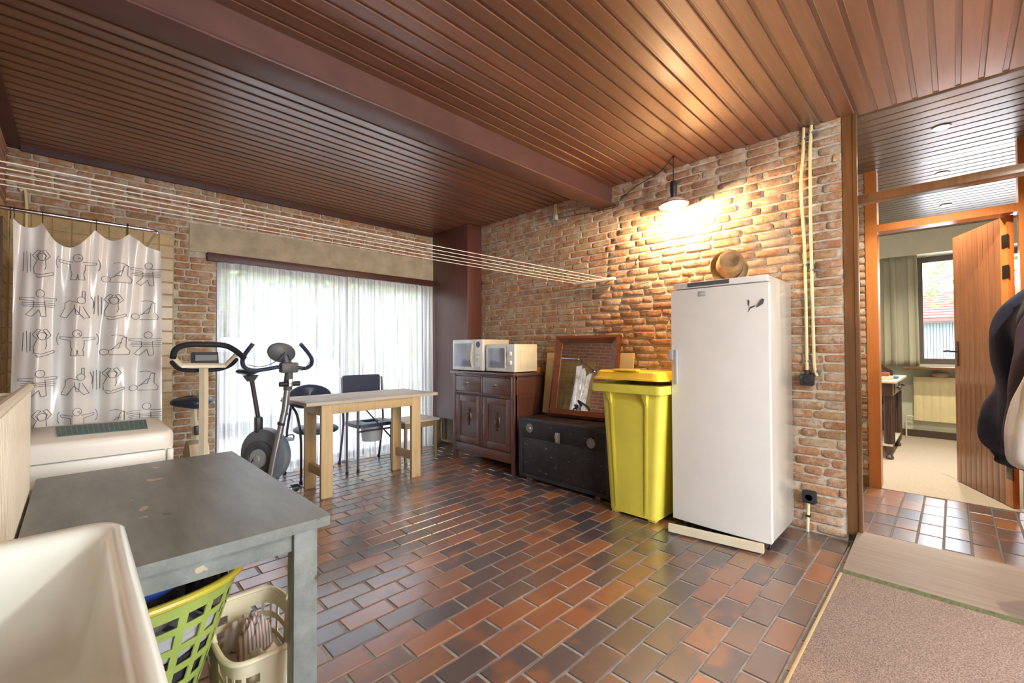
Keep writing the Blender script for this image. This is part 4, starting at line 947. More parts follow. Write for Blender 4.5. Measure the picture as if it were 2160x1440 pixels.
# ------------------------------------------------------------------ exercise bikes
# old cream bike (faces the camera)
t = thing('exercise_bike', 'old cream exercise bike with looped handlebar, left of the other bike', 'exercise bike', (.66, 4.0, 0), group='exercise bikes')
MB().tube([(.655, 3.80, .10), (.648, 3.76, .40), (.64, 3.70, .78), (.642, 3.715, 1.0), (.642, 3.73, 1.15)], .027, 4, flat=(1.0, .8)).build('front_post', 'cream_paint', t, ang=30)
hbp = smooth_path([(.455, 3.62, 1.20), (.475, 3.66, 1.255), (.54, 3.71, 1.285), (.65, 3.72, 1.288), (.76, 3.71, 1.283), (.82, 3.66, 1.245), (.862, 3.60, 1.19)], 5)
MB().tube(hbp, .019, 12).build('handlebar', 'rubber', t)
MB().tube(smooth_path([(.455, 3.66, 1.17), (.50, 3.74, 1.125), (.56, 3.78, 1.108), (.66, 3.79, 1.105), (.75, 3.78, 1.11), (.81, 3.74, 1.14), (.83, 3.67, 1.18)], 5), .014, 10).build('lower_grip', 'rubber', t)
MB().tube([(.465, 3.655, 1.20), (.515, 3.70, 1.145), (.765, 3.70, 1.138), (.825, 3.65, 1.22)], .016, 4, flat=(1.1, .35)).build('bracket', 'cream_paint', t, ang=20)
md = MB(); md.prism([(3.715, 1.155), (3.74, 1.235), (3.79, 1.225), (3.76, 1.15)], lambda a, b, d: (.575+d, a, b), 0, .155)
mo = md.build('monitor', 'black_plastic', t, smooth=False); bx(.59, .72, 3.712, 3.722, 1.175, 1.215).build('screen', 'dark_grey_plastic', mo)
def saddle(cx, cy, cz, L, W, T, ry=0):
    m = MB()
    def fn(u, v):
        a = 2*math.pi*u; b = math.pi*(v-.5); s = math.cos(b)**.6; yy = math.sin(a); w_ = W*(.55+.45*max(0, yy)) if yy < .3 else W
        return (cx+math.cos(a)*s*W*(.72+.28*yy), cy+yy*s*L, cz+T*math.sin(b)*(1-.25*math.cos(a)**2))
    return m.grid(fn, 28, 10, cu=True)
saddle(.65, 4.13, .85, .15, .185, .05).build('saddle', 'seat_vinyl', t, ang=80)
sp = MB().tube([(.66, 4.20, .80), (.665, 4.12, .50)], .02, 4); sp.build('seat_post', 'cream_paint', t, ang=30); MB().tube([(.662, 4.17, .70), (.67, 4.11, .42)], .027, 4).build('seat_tube', 'cream_paint', t, ang=30)
bx(.65, .685, 4.085, 4.11, .60, .67, b=.006).build('clamp', 'black_plastic', t)
MB().prism([(3.92, .16), (3.90, .42), (3.98, .55), (4.12, .56), (4.24, .45), (4.30, .2), (4.2, .1), (4.0, .1)], lambda a, b, d: (.60+d, a, b), 0, .12).build('wheel_housing', 'cream_plastic', t, ang=50)
for y in (3.78, 4.36): MB().tube([(.42, y, .03), (.90, y, .03)], .025, 10).build('stabiliser', 'cream_paint', t)
MB().tube([(.66, 3.78, .06), (.66, 4.36, .06)], .022, 8).build('base_tube', 'cream_paint', t)
for s in (-1, 1): MB().tube([(.66, 4.05, .32), (.66+s*.09, 4.05, .32), (.66+s*.09, 4.05+s*.09, .32-s*.12), (.66+s*.19, 4.05+s*.09, .32-s*.12)], .009, 8).build('pedal_crank', 'steel_grey', t)

# newer black and silver bike
t = thing('exercise_bike', 'black and silver exercise bike with oval console before the curtain', 'exercise bike', (1.22, 4.35, 0), group='exercise bikes')
MB().tube([(1.20, 4.20, .06), (1.225, 4.16, .3), (1.295, 4.10, .74), (1.315, 4.09, .96)], .026, 14).build('front_post', 'steel_grey', t)
MB().tube([(1.268, 4.118, .60), (1.273, 4.115, .62)], .031, 14).build('post_ring', 'black_plastic', t)
MB().tube([(1.312, 4.09, .90), (1.317, 4.085, .99), (1.318, 4.075, 1.06)], [.034, .036, .032], 14).build('neck', 'dark_grey_plastic', t)
MB().tube([(1.235, 4.05, .955), (1.40, 4.06, .955)], .022, 12).build('adjust_knob', 'black_plastic', t); bx(1.30, 1.335, 4.025, 4.045, .93, 1.0, b=.006).build('lever', 'chrome', t)
bx(1.245, 1.385, 4.03, 4.12, 1.05, 1.14, b=.015).build('clamp', 'dark_grey_plastic', t)
hb_ = smooth_path([(1.015, 3.98, 1.30), (.975, 4.0, 1.235), (.955, 4.03, 1.18), (.965, 4.05, 1.12), (1.02, 4.06, 1.083), (1.12, 4.07, 1.085), (1.26, 4.08, 1.105), (1.38, 4.08, 1.095), (1.45, 4.06, 1.085), (1.49, 4.04, 1.115), (1.485, 4.01, 1.165), (1.44, 3.99, 1.23), (1.375, 3.97, 1.30)], 5)
MB().tube(hb_, .0165, 12).build('handlebar', 'navy_vinyl', t)
ed = MB(); Mc = Matrix.Rotation(R(100), 3, 'X'); 
ed.lathe([(.0001, -.03), (.07, -.03), (.10, -.012), (.105, .0), (.1, .015), (.06, .032), (.0001, .036)], (1.265, 4.10, 1.225), Matrix.Rotation(R(14), 3, 'Y') @ Mc, 32, sx=1.1, sy=.82)
co = ed.build('console', 'dark_grey_plastic', t); MB().tube([(1.29, 4.09, 1.20), (1.305, 4.085, 1.10)], [.03, .036], 12).build('console_neck', 'dark_grey_plastic', t)
for p in ([(1.28, 4.06, 1.23), (1.20, 4.045, 1.15), (1.09, 4.05, 1.11), (.99, 4.03, 1.13)], [(1.30, 4.06, 1.21), (1.35, 4.04, 1.10), (1.42, 4.04, 1.07), (1.475, 4.02, 1.15)]): MB().tube(smooth_path(p), .003, 6).build('sensor_cable', 'black_plastic', t)
saddle(1.12, 4.52, 1.055, .125, .125, .035).build('saddle', 'seat_vinyl', t, ang=80)
MB().lathe([(.03, -.075), (.05, -.045), (.065, -.02)], (1.13, 4.50, 1.04), n=18).build('saddle_mount', 'dark_grey_plastic', t)
MB().tube([(1.135, 4.50, 1.0), (1.185, 4.46, .62)], .019, 10).build('seat_post', 'brown_tube', t)
bx(1.155, 1.215, 4.42, 4.50, .50, .645, b=.014).build('post_clamp', 'black_plastic', t)
RXm = Matrix.Rotation(R(90), 3, 'Y') @ Matrix.Rotation(R(0), 3, 'X'); RX2 = Matrix.Rotation(R(32), 3, 'Z') @ Matrix.Rotation(R(-90), 3, 'Y')
MB().lathe([(.0001, -.055), (.20, -.055), (.235, -.04), (.245, 0), (.235, .04), (.20, .055), (.0001, .055)], (1.235, 4.42, .30), RX2, 36).build('flywheel_cover', 'mid_grey', t)
MB().lathe([(.15, .055), (.15, .075), (.13, .095), (.10, .095), (.085, .08), (.0001, .08)], (1.235, 4.42, .285), RX2, 30).build('hub_ring', 'dark_grey_plastic', t)
MB().lathe([(.085, .085), (.08, .10), (.03, .10), (.025, .115), (.0001, .115)], (1.235, 4.42, .285), RX2, 24).build('hub_plate', 'grey_plastic', t)
for y, x0, x1 in ((4.115, 1.0, 1.415), (4.64, 1.0, 1.415)):
    MB().tube([(x0, y, .032), (x1-.05, y, .032)], .024, 12).build('stabiliser', 'steel_grey', t)
    for a, b in ((x0-.02, x0+.04), (x1-.06, x1)): MB().tube([(a, y, .033), (b-.01, y, .033), (b, y, .03)], [.033, .033, .024], 12).build('end_cap', 'black_plastic', t)
MB().tube([(1.2, 4.115, .05), (1.22, 4.64, .05)], .022, 8).build('base_tube', 'steel_grey', t)
def pedal(c, s):
    MB().tube([(1.25, 4.42, .285), (1.235+s*.10, 4.40, .285), (c[0]-.03*s, c[1], c[2])], .009, 8).build('crank', 'black_plastic', t)
    m = bx(c[0]-.045, c[0]+.045, c[1]-.05, c[1]+.05, c[2]-.012, c[2]+.012, b=.006).build('pedal', 'grey_plastic', t)
    MB().tube(smooth_path([(c[0]-.045, c[1]-.03, c[2]), (c[0]-.03, c[1]-.06, c[2]+.045), (c[0]+.03, c[1]-.06, c[2]+.045), (c[0]+.045, c[1]-.03, c[2])]), .006, 6).build('strap', 'rubber', m)
pedal((1.40, 4.36, .42), 1); pedal((1.06, 4.48, .15), -1)

# ------------------------------------------------------------------ work table by the window
t = thing('work_table', 'narrow wooden work table of worn planks on pine legs', 'table', (1.97, 4.0, 0))
for i, (a, b) in enumerate(((3.715, 3.935), (3.938, 4.16), (4.163, 4.36))):
    bx(1.335+.004*i, 2.625-.003*i, a, b, .783, .812-.002*(i == 1), b=.004).build('top_plank', 'worn_plank', t)
for x0 in (1.465, 2.335):
    for y0 in (3.735, 4.10):
        bx(x0, x0+.098, y0, y0+.04, 0, .783, b=.003).build('leg', 'pine', t)
    bx(x0+.03, x0+.07, 3.775, 4.10, .16, .235, b=.003).build('stretcher', 'pine', t)
    bx(x0+.005, x0+.045, 3.775, 4.10, .69, .783, b=.003).build('crosspiece', 'pine', t)
for y0 in (3.737, 4.102): bx(1.563, 2.335, y0, y0+.036, .70, .783, b=.003).build('apron', 'pine', t)

# ------------------------------------------------------------------ chairs, stool
def tube_chair(name, label, x0, x1, commode):
    t = thing(name, label, 'chair', ((x0+x1)/2, 4.52, 0))
    fy, by = 4.30, 4.745; sz = .455; r = .0115; xm = (x0+x1)/2
    mt = 'brown_tube'
    if not commode:
        for x in (x0, x1):
            s = 1 if x == x0 else -1
            MB().tube(smooth_path([(x, fy, 0), (x, fy+.005, .40), (x-s*.02, fy+.04, .62), (x-s*.05, fy+.09, .715), (x-s*.05, fy+.2, .735), (x-s*.02, by-.08, .72), (x, by-.05, .60)]), r, 10).build('front_leg', mt, t)
            MB().tube([(x, by, 0), (x, by-.06, .45), (x+s*.04, by-.05, .70), (x+s*.06, by-.04, .80)], r, 10).build('back_leg', mt, t)
            ar = MB().grid(lambda u, v: (x-s*.05+.035*math.cos(2*math.pi*u), fy+.02+.30*v, .755+.018*math.sin(2*math.pi*u)), 12, 6, cu=True); ar.f.append(tuple(range(12))); ar.f.append(tuple(range(72, 84))); ar.build('armrest', 'dark_grey_plastic', t)
            for yy in (fy, by): MB().tube([(x, yy, 0), (x, yy, .03)], .015, 10).build('ferrule', 'rubber', t)
        st = MB().grid(lambda u, v: (xm+(x1-x0-.04)/2*math.cos(2*math.pi*u)*math.cos(math.pi*(v-.5))**.35*(1 if abs(math.cos(2*math.pi*u)) > 2 else 1.05), 4.52+.23*math.sin(2*math.pi*u)*math.cos(math.pi*(v-.5))**.35, sz+.035*math.sin(math.pi*(v-.5))), 28, 8, cu=True)
        st.build('seat', 'seat_vinyl', t, ang=70)
        bk = MB().grid(lambda u, v: (xm+.222*math.cos(2*math.pi*u)*math.cos(math.pi*(v-.5))**.5, 4.715+.03*math.sin(math.pi*(v-.5))+.05*(math.cos(2*math.pi*u))**2*-1+.02, .765+.125*math.sin(2*math.pi*u)*math.cos(math.pi*(v-.5))**.5), 32, 8, cu=True)
        bk.build('backrest', 'navy_vinyl', t, ang=70)
    else:
        for x in (x0, x1):
            s = 1 if x == x0 else -1
            MB().tube([(x, fy, 0), (x, fy+.01, .66), (x, fy+.05, .70), (x, by-.1, .70)], r, 10).build('front_leg', mt, t)
            MB().tube([(x+s*.0, by, 0), (x, by-.10, .45), (x, by-.06, .94)], r, 10).build('back_leg', mt, t)
            MB().tube([(x, fy+.03, .70), (x, by-.14, .70)], .02, 10).build('armrest', 'dark_grey_plastic', t)
            for yy in (fy, by): MB().tube([(x, yy, 0), (x, yy, .03)], .015, 10).build('ferrule', 'rubber', t)
        MB().tube([(x0, fy+.004, .72), (x1+.01, fy+.03, .20)], .008, 8).build('brace', mt, t); MB().tube([(x0, fy+.01, sz-.05), (x1, fy+.01, sz-.05)], .009, 8).build('seat_rail', mt, t)
        o_ = rrect(x0+.01, x1-.01, fy+.02, by-.08, .05, 4); n = len(o_)
        i_ = [(xm+.10*math.cos(math.atan2(b-4.5, a-xm)), 4.5+.115*math.sin(math.atan2(b-4.5, a-xm))) for a, b in o_]
        st = MB(); st.v = [(a, b, sz-.02) for a, b in o_]+[(a, b, sz+.015) for a, b in o_]+[(a, b, sz+.02) for a, b in i_]+[(a, b, sz-.02) for a, b in i_]
        st.f = [(k*n+i, k*n+(i+1) % n, ((k+1) % 4)*n+(i+1) % n, ((k+1) % 4)*n+i) for k in range(4) for i in range(n)]
        st.build('seat', 'seat_vinyl', t, ang=50)
        MB().lathe([(.10, .265), (.115, .43), (.13, .435), (.13, .44), (.11, .44), (.095, .275), (.0001, .27)], (xm+.01, 4.49, 0), n=28).build('bucket', 'grey_plastic', t)
        bk = MB().prism(rrect(x0+.015, x1-.01, .745, .965, .03, 4), XZ(4.70), 0, .035); bk.build('backrest', 'navy_vinyl', t, ang=40)
tube_chair('armchair', 'tubular chair with rounded dark backrest behind the left end of the table', 1.5, 1.94, False)
tube_chair('commode_chair', 'tubular commode chair with square dark backrest and grey bucket', 2.055, 2.52, True)
t = thing('stool', 'low brown wooden stool between the work table and the sideboard', 'stool', (2.78, 4.42, 0))
bx(2.56, 3.02, 4.235, 4.60, .43, .455, b=.006).build('seat', 'worn_plank', t); 
for x in (2.585, 2.975):
    for y in (4.25, 4.55): bx(x-.014, x+.014, y, y+.03, 0, .43, b=.003).build('leg', 'stool_wood', t)
for y in (4.252, 4.565): bx(2.6, 2.96, y, y+.02, .37, .43, b=.002).build('apron', 'stool_wood', t)
for x in (2.575, 2.968): bx(x, x+.018, 4.28, 4.55, .37, .43, b=.002).build('apron', 'stool_wood', t)
for i, (x, y) in enumerate(((1.95, 4.0), (2.22, 3.88))):
    tag(bx(x, x+.015, y, y+.012, 0, .008, b=.003).build('pebble', 'rubber'), ('dark crumb on the floor behind the work table', 'dark crumb on the floor under the work table')[i], 'crumb')

# ------------------------------------------------------------------ left side: dryer, grey table, sink, radiator
DX0, DX1, DY0, DY1, DZ = -.245, .355, 2.76, 3.38, .85
t = thing('tumble_dryer', 'white tumble dryer with a green cutting mat on top', 'dryer', (.05, 3.07, 0))
bx(DX0, DX1, DY0+.03, DY1, .02, DZ-.03, b=.01).build('cabinet', 'dryer_white', t)
tp = MB(); o_ = rrect(DX0-.003, DX1+.003, DY0, DY1, .05, 5); n = len(o_); cx, cy = (DX0+DX1)/2, (DY0+DY1)/2
lay = [(1.0, .765), (1.0, .815), (.99, .84), (.965, DZ)]
tp.v = [(cx+(a-cx)*s, cy+(b-cy)*s, z) for s, z in lay for a, b in o_]; tp.f = [(k*n+i, k*n+(i+1) % n, (k+1)*n+(i+1) % n, (k+1)*n+i) for k in range(3) for i in range(n)]+[tuple(range(3*n, 4*n)), tuple(range(n))[::-1]]
tp.build('top', 'dryer_white', t, ang=60)
f = bx(DX0+.004, DX1-.03, DY0+.012, DY0+.04, .06, .758, b=.008).build('front_panel', 'dryer_white', t)
bx(DX0+.09, DX1-.1, DY0+.006, DY0+.02, .50, .695, b=.012).build('recess', 'dryer_white', f)
bx(DX1-.026, DX1+.001, DY0+.012, DY0+.04, .06, .758, b=.006).build('side_strip', 'dryer_white', t)
for x in (DX0+.05, DX1-.05):
    for y in (DY0+.08, DY1-.06): MB().lathe([(.02, 0), (.02, .03)], (x, y, 0), n=10).build('foot', 'black_plastic', t)
MB().tube(smooth_path([(DX1+.004, 3.3, .70), (DX1+.045, 3.28, .62), (DX1+.05, 3.27, .5), (DX1+.03, 3.25, .3), (DX1+.01, 3.2, .1)]), .006, 8).build('hose', 'grey_plastic', t)
t = thing('cutting_mat', 'green cutting mat with white grid lying on the tumble dryer', 'cutting mat', (.12, 3.08, DZ))
mq = [(-.055, 2.925), (.265, 2.90), (.29, 3.26), (-.07, 3.30)]
mm = MB(); mm.add([(a, b, DZ+.001) for a, b in mq]+[(a, b, DZ+.004) for a, b in mq], [(0, 3, 2, 1), (4, 5, 6, 7)]+[(i, (i+1) % 4, 4+(i+1) % 4, 4+i) for i in range(4)]); mo = mm.build('sheet', 'mat_green', t, smooth=False)
gl = MB(); bil = lambda u, v: ((mq[0][0]*(1-u)+mq[1][0]*u)*(1-v)+(mq[3][0]*(1-u)+mq[2][0]*u)*v, (mq[0][1]*(1-u)+mq[1][1]*u)*(1-v)+(mq[3][1]*(1-u)+mq[2][1]*u)*v, DZ+.0044)
for i in range(17):
    u = .04+.92*i/16; gl.add([bil(u-.003, .04), bil(u+.003, .04), bil(u+.003, .96), bil(u-.003, .96)], [(0, 1, 2, 3)])
for i in range(13):
    v = .04+.92*i/12; gl.add([bil(.04, v-.002), bil(.96, v-.002), bil(.96, v+.002), bil(.04, v+.002)], [(0, 1, 2, 3)])
gl.build('grid_lines', 'mat_line', mo, smooth=False)

# grey table
t = thing('utility_table', 'grey painted utility table with worn stained top', 'table', (.22, 1.93, 0))
tt = MB().prism(rrect(-.104, .555, 1.335, 2.53, .012, 3), XY(.722), 0, .028).build('top', 'grey_paint', t)
for x in (-.085, .46):
    for y in (1.372, 2.43): bx(x, x+.068, y, y+.055, 0, .722, b=.003).build('leg', 'grey_paint', t)
bx(-.02, .46, 1.385, 1.41, .655, .722, b=.002).build('apron', 'grey_paint', t); bx(-.02, .46, 2.44, 2.465, .655, .722, b=.002).build('apron', 'grey_paint', t)
bx(.485, .51, 1.427, 2.43, .655, .722, b=.002).build('apron', 'grey_paint', t); bx(-.07, -.045, 1.427, 2.43, .655, .722, b=.002).build('apron', 'grey_paint', t)

# ceramic sink
SX_0, SX_1, SY0, SY1, SZ = -.34, .078, .50, 1.25, .90
t = thing('utility_sink', 'thick-walled white ceramic utility sink in the near left corner', 'sink', (-.13, .88, 0))
sk = MB(); rings = []
def rr(x0, x1, y0, y1, r, z): return [(a, b, z) for a, b in rrect(x0, x1, y0, y1, r, 6)]
x0, x1, y0, y1 = SX_0, SX_1, SY0, SY1
rings = [rr(x0+.03, x1-.03, y0+.03, y1-.03, .05, .62), rr(x0+.008, x1-.008, y0+.008, y1-.008, .055, .66), rr(x0+.003, x1-.003, y0+.003, y1-.003, .06, .84), rr(x0-.0, x1, y0, y1, .06, .875), rr(x0+.004, x1-.004, y0+.004, y1-.004, .058, .893), rr(x0+.014, x1-.014, y0+.014, y1-.014, .05, SZ),
         rr(x0+.03, x1-.028, y0+.04, y1-.045, .045, SZ-.003), rr(x0+.036, x1-.035, y0+.048, y1-.055, .045, .88), rr(x0+.05, x1-.05, y0+.06, y1-.075, .05, .78), rr(x0+.07, x1-.07, y0+.08, y1-.095, .06, .705), rr(x0+.10, x1-.10, y0+.12, y1-.13, .06, .69), rr(x0+.19, x1-.19, y0+.35, y1-.35, .012, .684)]
n = len(rings[0]); sk.v = [p for r_ in rings for p in r_]; sk.f = [(k*n+i, k*n+(i+1) % n, (k+1)*n+(i+1) % n, (k+1)*n+i) for k in range(len(rings)-1) for i in range(n)]+[tuple(range(n))[::-1], tuple(range((len(rings)-1)*n, len(rings)*n))]
sk.build('basin', 'sink_glaze', t, ang=60)
MB().lathe([(.032, .690), (.03, .694), (.02, .691), (.0001, .690)], (-.13, .88, 0), n=20).build('drain', 'chrome', t)
for y in (.62, 1.1): bx(-.36, .0, y, y+.06, 0, .63, b=.004).build('support', 'plaster', t)

# radiator on the left wall
t = thing('panel_radiator', 'cream double panel radiator on the left wall above the grey table', 'radiator', (-.2, 1.6, .55))
def rad_panel(x0, y0, y1, z0, z1, nrib, name='panel'):
    m = MB(); pr = []
    for i in range(nrib):
        a = y0+(y1-y0)*i/nrib; w_ = (y1-y0)/nrib; pr += [(a, .0), (a+w_*.3, .006), (a+w_*.7, .006)]
    pr.append((y1, 0)); n = len(pr)
    m.v = [(x0+d, y, z) for z in (z0, z1) for y, d in pr]+[(x0-.012, y, z) for z in (z0, z1) for y, d in pr]
    m.f = [(i, i+1, n+i+1, n+i) for i in range(n-1)]+[(2*n+i, 3*n+i, 3*n+i+1, 2*n+i+1) for i in range(n-1)]+[(n+i, n+i+1, 3*n+i+1, 3*n+i) for i in range(n-1)]+[(i, 2*n+i, 2*n+i+1, i+1) for i in range(n-1)]+[(0, n, 3*n, 2*n), (n-1, 3*n-1, 4*n-1, 2*n-1)]
    return m
rad_panel(-.118, 1.29, 2.36, .62, 1.115, 36).build('front_panel', 'radiator_paint', t, smooth=False)
MB().tube([(-.119, 1.29, 1.118), (-.119, 2.362, 1.118)], .014, 10).build('top_edge', 'radiator_paint', t)
rad_panel(-.21, 1.29, 2.36, .62, 1.115, 36).build('rear_panel', 'radiator_paint', t, smooth=False)
MB().tube([(-.213, 1.29, 1.118), (-.213, 2.362, 1.118)], .014, 10).build('top_edge', 'radiator_paint', t)
for y in (1.45, 1.75, 2.05, 2.25): MB().tube([(-.213, y, 1.10), (-.119, y, 1.10)], .008, 8).build('spacer', 'cream_paint', t)
for y in (1.4, 2.1): bx(XL+.001, -.213, y, y+.03, .7, 1.0).build('bracket', 'cream_paint', t)
# pipe in the far left corner
t = tag(MB().tube(smooth_path([(-.30, 4.80, 2.42), (-.27, 4.80, 2.40), (-.265, 4.80, 2.0), (-.265, 4.80, .9)]), .009, 8).build('shower_pipe', 'pvc_cream'), 'thin cream pipe in the corner above the shower curtain', 'pipe')

# laundry baskets under the table
def basket(name, label, cx, cy, rx, ry, z1, taper, nv, rows, mat, rimmat, sq=2.0, rim_r=.011, lean_=0):
    t = thing(name, label, 'laundry basket', (cx, cy, 0))
    def pt(a, z, o=0):
        k = 1-taper*(1-z/z1); e = 2/sq; c, s = math.cos(a), math.sin(a)
        return (cx+math.copysign(abs(c)**e, c)*(rx*k+o), cy+math.copysign(abs(s)**e, s)*(ry*k+o), z)
    def band(za, zb, a0=0, a1=2*math.pi, nn=48):
        m = MB(); full = abs(a1-a0-2*math.pi) < 1e-6; q = [(z, o) for z, o in ((za, 0), (zb, 0), (zb, -.004), (za, -.004))]
        L = nn if full else nn+1
        m.v = [pt(a0+(a1-a0)*i/nn, z, o) for i in range(L) for z, o in q]
        m.f = [(i*4+k, i*4+(k+1) % 4, ((i+1) % L)*4+(k+1) % 4, ((i+1) % L)*4+k) for i in range(nn if full else nn) for k in range(4) if full or i+1 < L]
        if not full: m.f += [(0, 1, 2, 3), tuple((L-1)*4+k for k in range(4))]
        return m
    b = band(0.0, .035); nb = len(b.v); ring0 = [i*4 for i in range(48)]; b.f.append(tuple(ring0)); b.build('base', mat, t)
    for i in range(nv):
        a = 2*math.pi*i/nv; w_ = 2*math.pi/nv*.30
        if math.sin(a) < .75 or True: band(.03, z1-.01, a-w_/2, a+w_/2, 3).build('upright', mat, t)
    for j in range(rows): z = .03+(z1-.06)*(j+1)/(rows+1); band(z-.011, z+.011).build('hoop', mat, t)
    band(z1-.05, z1-.004).build('collar', mat, t)
    MB().tube([pt(2*math.pi*i/60, z1, .004) for i in range(60)], rim_r, 10, closed=True).build('rim', rimmat, t)
    return t, pt
t, pt = basket('laundry_basket', 'large green laundry basket with yellow rim full of dark clothes under the grey table', 0.08, 1.735, .32, .215, .55, .56, 22, 7, 'basket_green', 'basket_rim', 2.4, .012)
def heap(name, label, mat, cx, cy, rx, ry, z0, hgt, sd, cat='clothes', rough=.03, nu=40, nv=14, top=.6, group=None):
    def fn(u, v):
        a = 2*math.pi*u; r_ = math.cos(v*math.pi/2)**top; f_ = 1+.10*noise.noise(Vector((math.cos(a)*2, math.sin(a)*2, sd+v*3)))
        z = z0+hgt*math.sin(v*math.pi/2)+rough*noise.noise(Vector((math.cos(a)*3*r_+sd, math.sin(a)*3*r_, v*2)))+rough*.5*math.sin(7*a+sd+5*v)*v*(1-v)*3
        return (cx+rx*r_*f_*math.cos(a), cy+ry*r_*f_*math.sin(a), z)
    return tag(MB().grid(fn, nu, nv, cu=True).build(name, mat, ang=75), label, cat, group)
def fill(name, label, mat, pt, z0, z1, k, sd):   # cloth packed against the inside of a basket
    def fn(u, v):
        a = 2*math.pi*u; p0 = Vector(pt(a, z0+(z1-z0)*v, -.012)); w_ = .010*noise.noise(Vector((math.cos(a)*4, math.sin(a)*4, sd+v*5)))
        return (p0.x+w_*math.cos(a), p0.y+w_*math.sin(a), p0.z)
    m = MB().grid(fn, 60, 10, cu=True); m.f.append(tuple(range(60))); m.f.append(tuple(600+i for i in range(60)))
    return tag(m.build(name, mat, ang=75), label, 'clothes')
fill('clothes_bundle', 'black clothes packed in the lower part of the green basket', 'cloth_dark', pt, .02, .36, 1, 2.0)
fill('clothes_bundle', 'grey clothes packed in the upper part of the green basket', 'cloth_grey', pt, .365, .448, 1, 5.0)
heap('clothes_bundle', 'taupe garment heaped on top of the green basket', 'cloth_taupe', .04, 1.735, .21, .175, .455, .058, 1.3, rough=.02)
heap('clothes_bundle', 'crumpled dark brown garment at the right end of the green basket', 'cloth_brown', .315, 1.735, .055, .12, .455, .08, 6.1, rough=.04)
t2 = thing('basin_tub', 'blue plastic tub on the laundry in the green basket', 'tub', (.11, 1.79, .522))
MB().lathe([(.0001, .522), (.15, .523), (.175, .55), (.19, .606), (.20, .609), (.20, .613), (.185, .611), (.17, .555), (.145, .531), (.0001, .53)], (.11, 1.79, 0), n=40).build('bowl', 'blue_plastic', t2)

t, pt = basket('laundry_basket', 'small cream laundry basket with handles right of the green basket', .455, 1.74, .125, .215, .30, .14, 16, 3, 'basket_cream', 'basket_cream', 5.0, .009)
for s_ in (1, -1):
    X_ = lambda d: .455+s_*(.125+d)
    MB().tube(smooth_path([(X_(0), 1.80, .30), (X_(.012), 1.805, .35), (X_(.012), 1.75, .36), (X_(.012), 1.695, .35), (X_(0), 1.70, .30)]), .008, 8).build('handle', 'basket_cream', t)
MB().tube(smooth_path([(.592, 1.68, .30), (.597, 1.66, .25), (.587, 1.64, .2), (.575, 1.66, .16), (.55, 1.68, .14)]), .004, 6).build('cord', 'teal_cord', t)
fill('clothes_bundle', 'off-white laundry packed in the cream basket', 'cloth_white', pt, .02, .15, 1, 9.0)
heap('clothes_bundle', 'crumpled white garment in the cream basket', 'cloth_white', .46, 1.63, .085, .08, .155, .08, 3.3, rough=.04)
heap('sock', 'striped mauve knitted sock in the cream basket', 'striped_knit', .47, 1.79, .055, .055, .155, .13, 8.8, cat='sock', rough=.03)
heap('cloth', 'folded beige cloth at the far end of the cream basket', 'parka_cloth', .46, 1.89, .07, .04, .155, .09, 4.4, cat='cloth', rough=.02)
# ------------------------------------------------------------------ hall spots and bedroom
for i, (x, y) in enumerate(((4.22, .04), (5.345, .05), (6.57, .04))):
    t = thing('ceiling_spot', ('recessed ceiling spot nearest the doorway, above the hall', 'second recessed ceiling spot, just beyond the bedroom door frame', 'farthest recessed ceiling spot, inside the bedroom')[i], 'ceiling light', (x, y, H-.01), group='recessed ceiling spots')
    MB().lathe([(.045, .0), (.05, -.004), (.048, -.008), (.036, -.008), (.034, .0)], (x, y, H), n=24).build('trim_ring', 'chrome', t); MB().lathe([(.034, -.003), (.0001, -.005)], (x, y, H), n=20).build('lens', 'spot_lens', t)
    bulb('spot_light', (x, y, H-.02), (38, 40, 40)[i], (1, .87, .70), .03, spot=130, blend=.7)
t = thing('panel_radiator', 'cream ribbed radiator under the bedroom window', 'radiator', (7.93, 0, .3))
rp = rad_panel(0, -.9, .39, .285, .85, 16); rp.v = [(7.95-x, y, z) for x, y, z in rp.v]; rp.build('panel', 'radiator_yellow', t, smooth=False)
bx(7.945, 7.975, -.9, .39, .85, .865, b=.004).build('top_grille', 'radiator_yellow', t); bx(7.965, 7.995, .1, .14, .4, .7).build('bracket', 'radiator_yellow', t)
MB().tube(smooth_path([(7.955, .39, .33), (7.955, .46, .33), (7.96, .47, .28), (7.96, .47, HF)]), .009, 8).build('valve_pipe', 'cream_paint', t)
tag(MB().lathe([(.035, .0), (.075, .012), (.08, .04), (.07, .06), (.0001, .065)], (7.94, .13, .866), n=20).build('humidifier', 'pink_bowl'), 'small pinkish humidifier pot on the bedroom radiator', 'pot')
def drape(x, y0, y1, z0, z1, nf, label):
    def fn(u, v):
        a = nf*2*math.pi*u; return (x+.035*math.sin(a+.5*math.sin(a*.4))*(.6+.4*(1-v)), y0+(y1-y0)*u+.008*math.sin(a*2)+(.02*(1-v)*(u-.5)), z0+(z1-z0)*v)
    return tag(MB().grid(fn, int(nf*14), 16).build('drape', 'drape', solid=.004, ang=80), label, 'curtain')
drape(7.84, .33, 1.0, 1.005, 2.468, 5.5, 'olive-beige drape beside the bedroom window')
t = thing('writing_desk', 'dark wooden desk with marble top and fluted turned legs in the bedroom', 'desk', (6.7, .75, HF))
dz = .905
bx(6.08, 7.4, .425, 1.15, dz-.03, dz, b=.006).build('top', 'marble', t)
bx(6.13, 7.35, .465, 1.10, dz-.17, dz-.03, b=.003).build('apron', 'desk_wood', t)
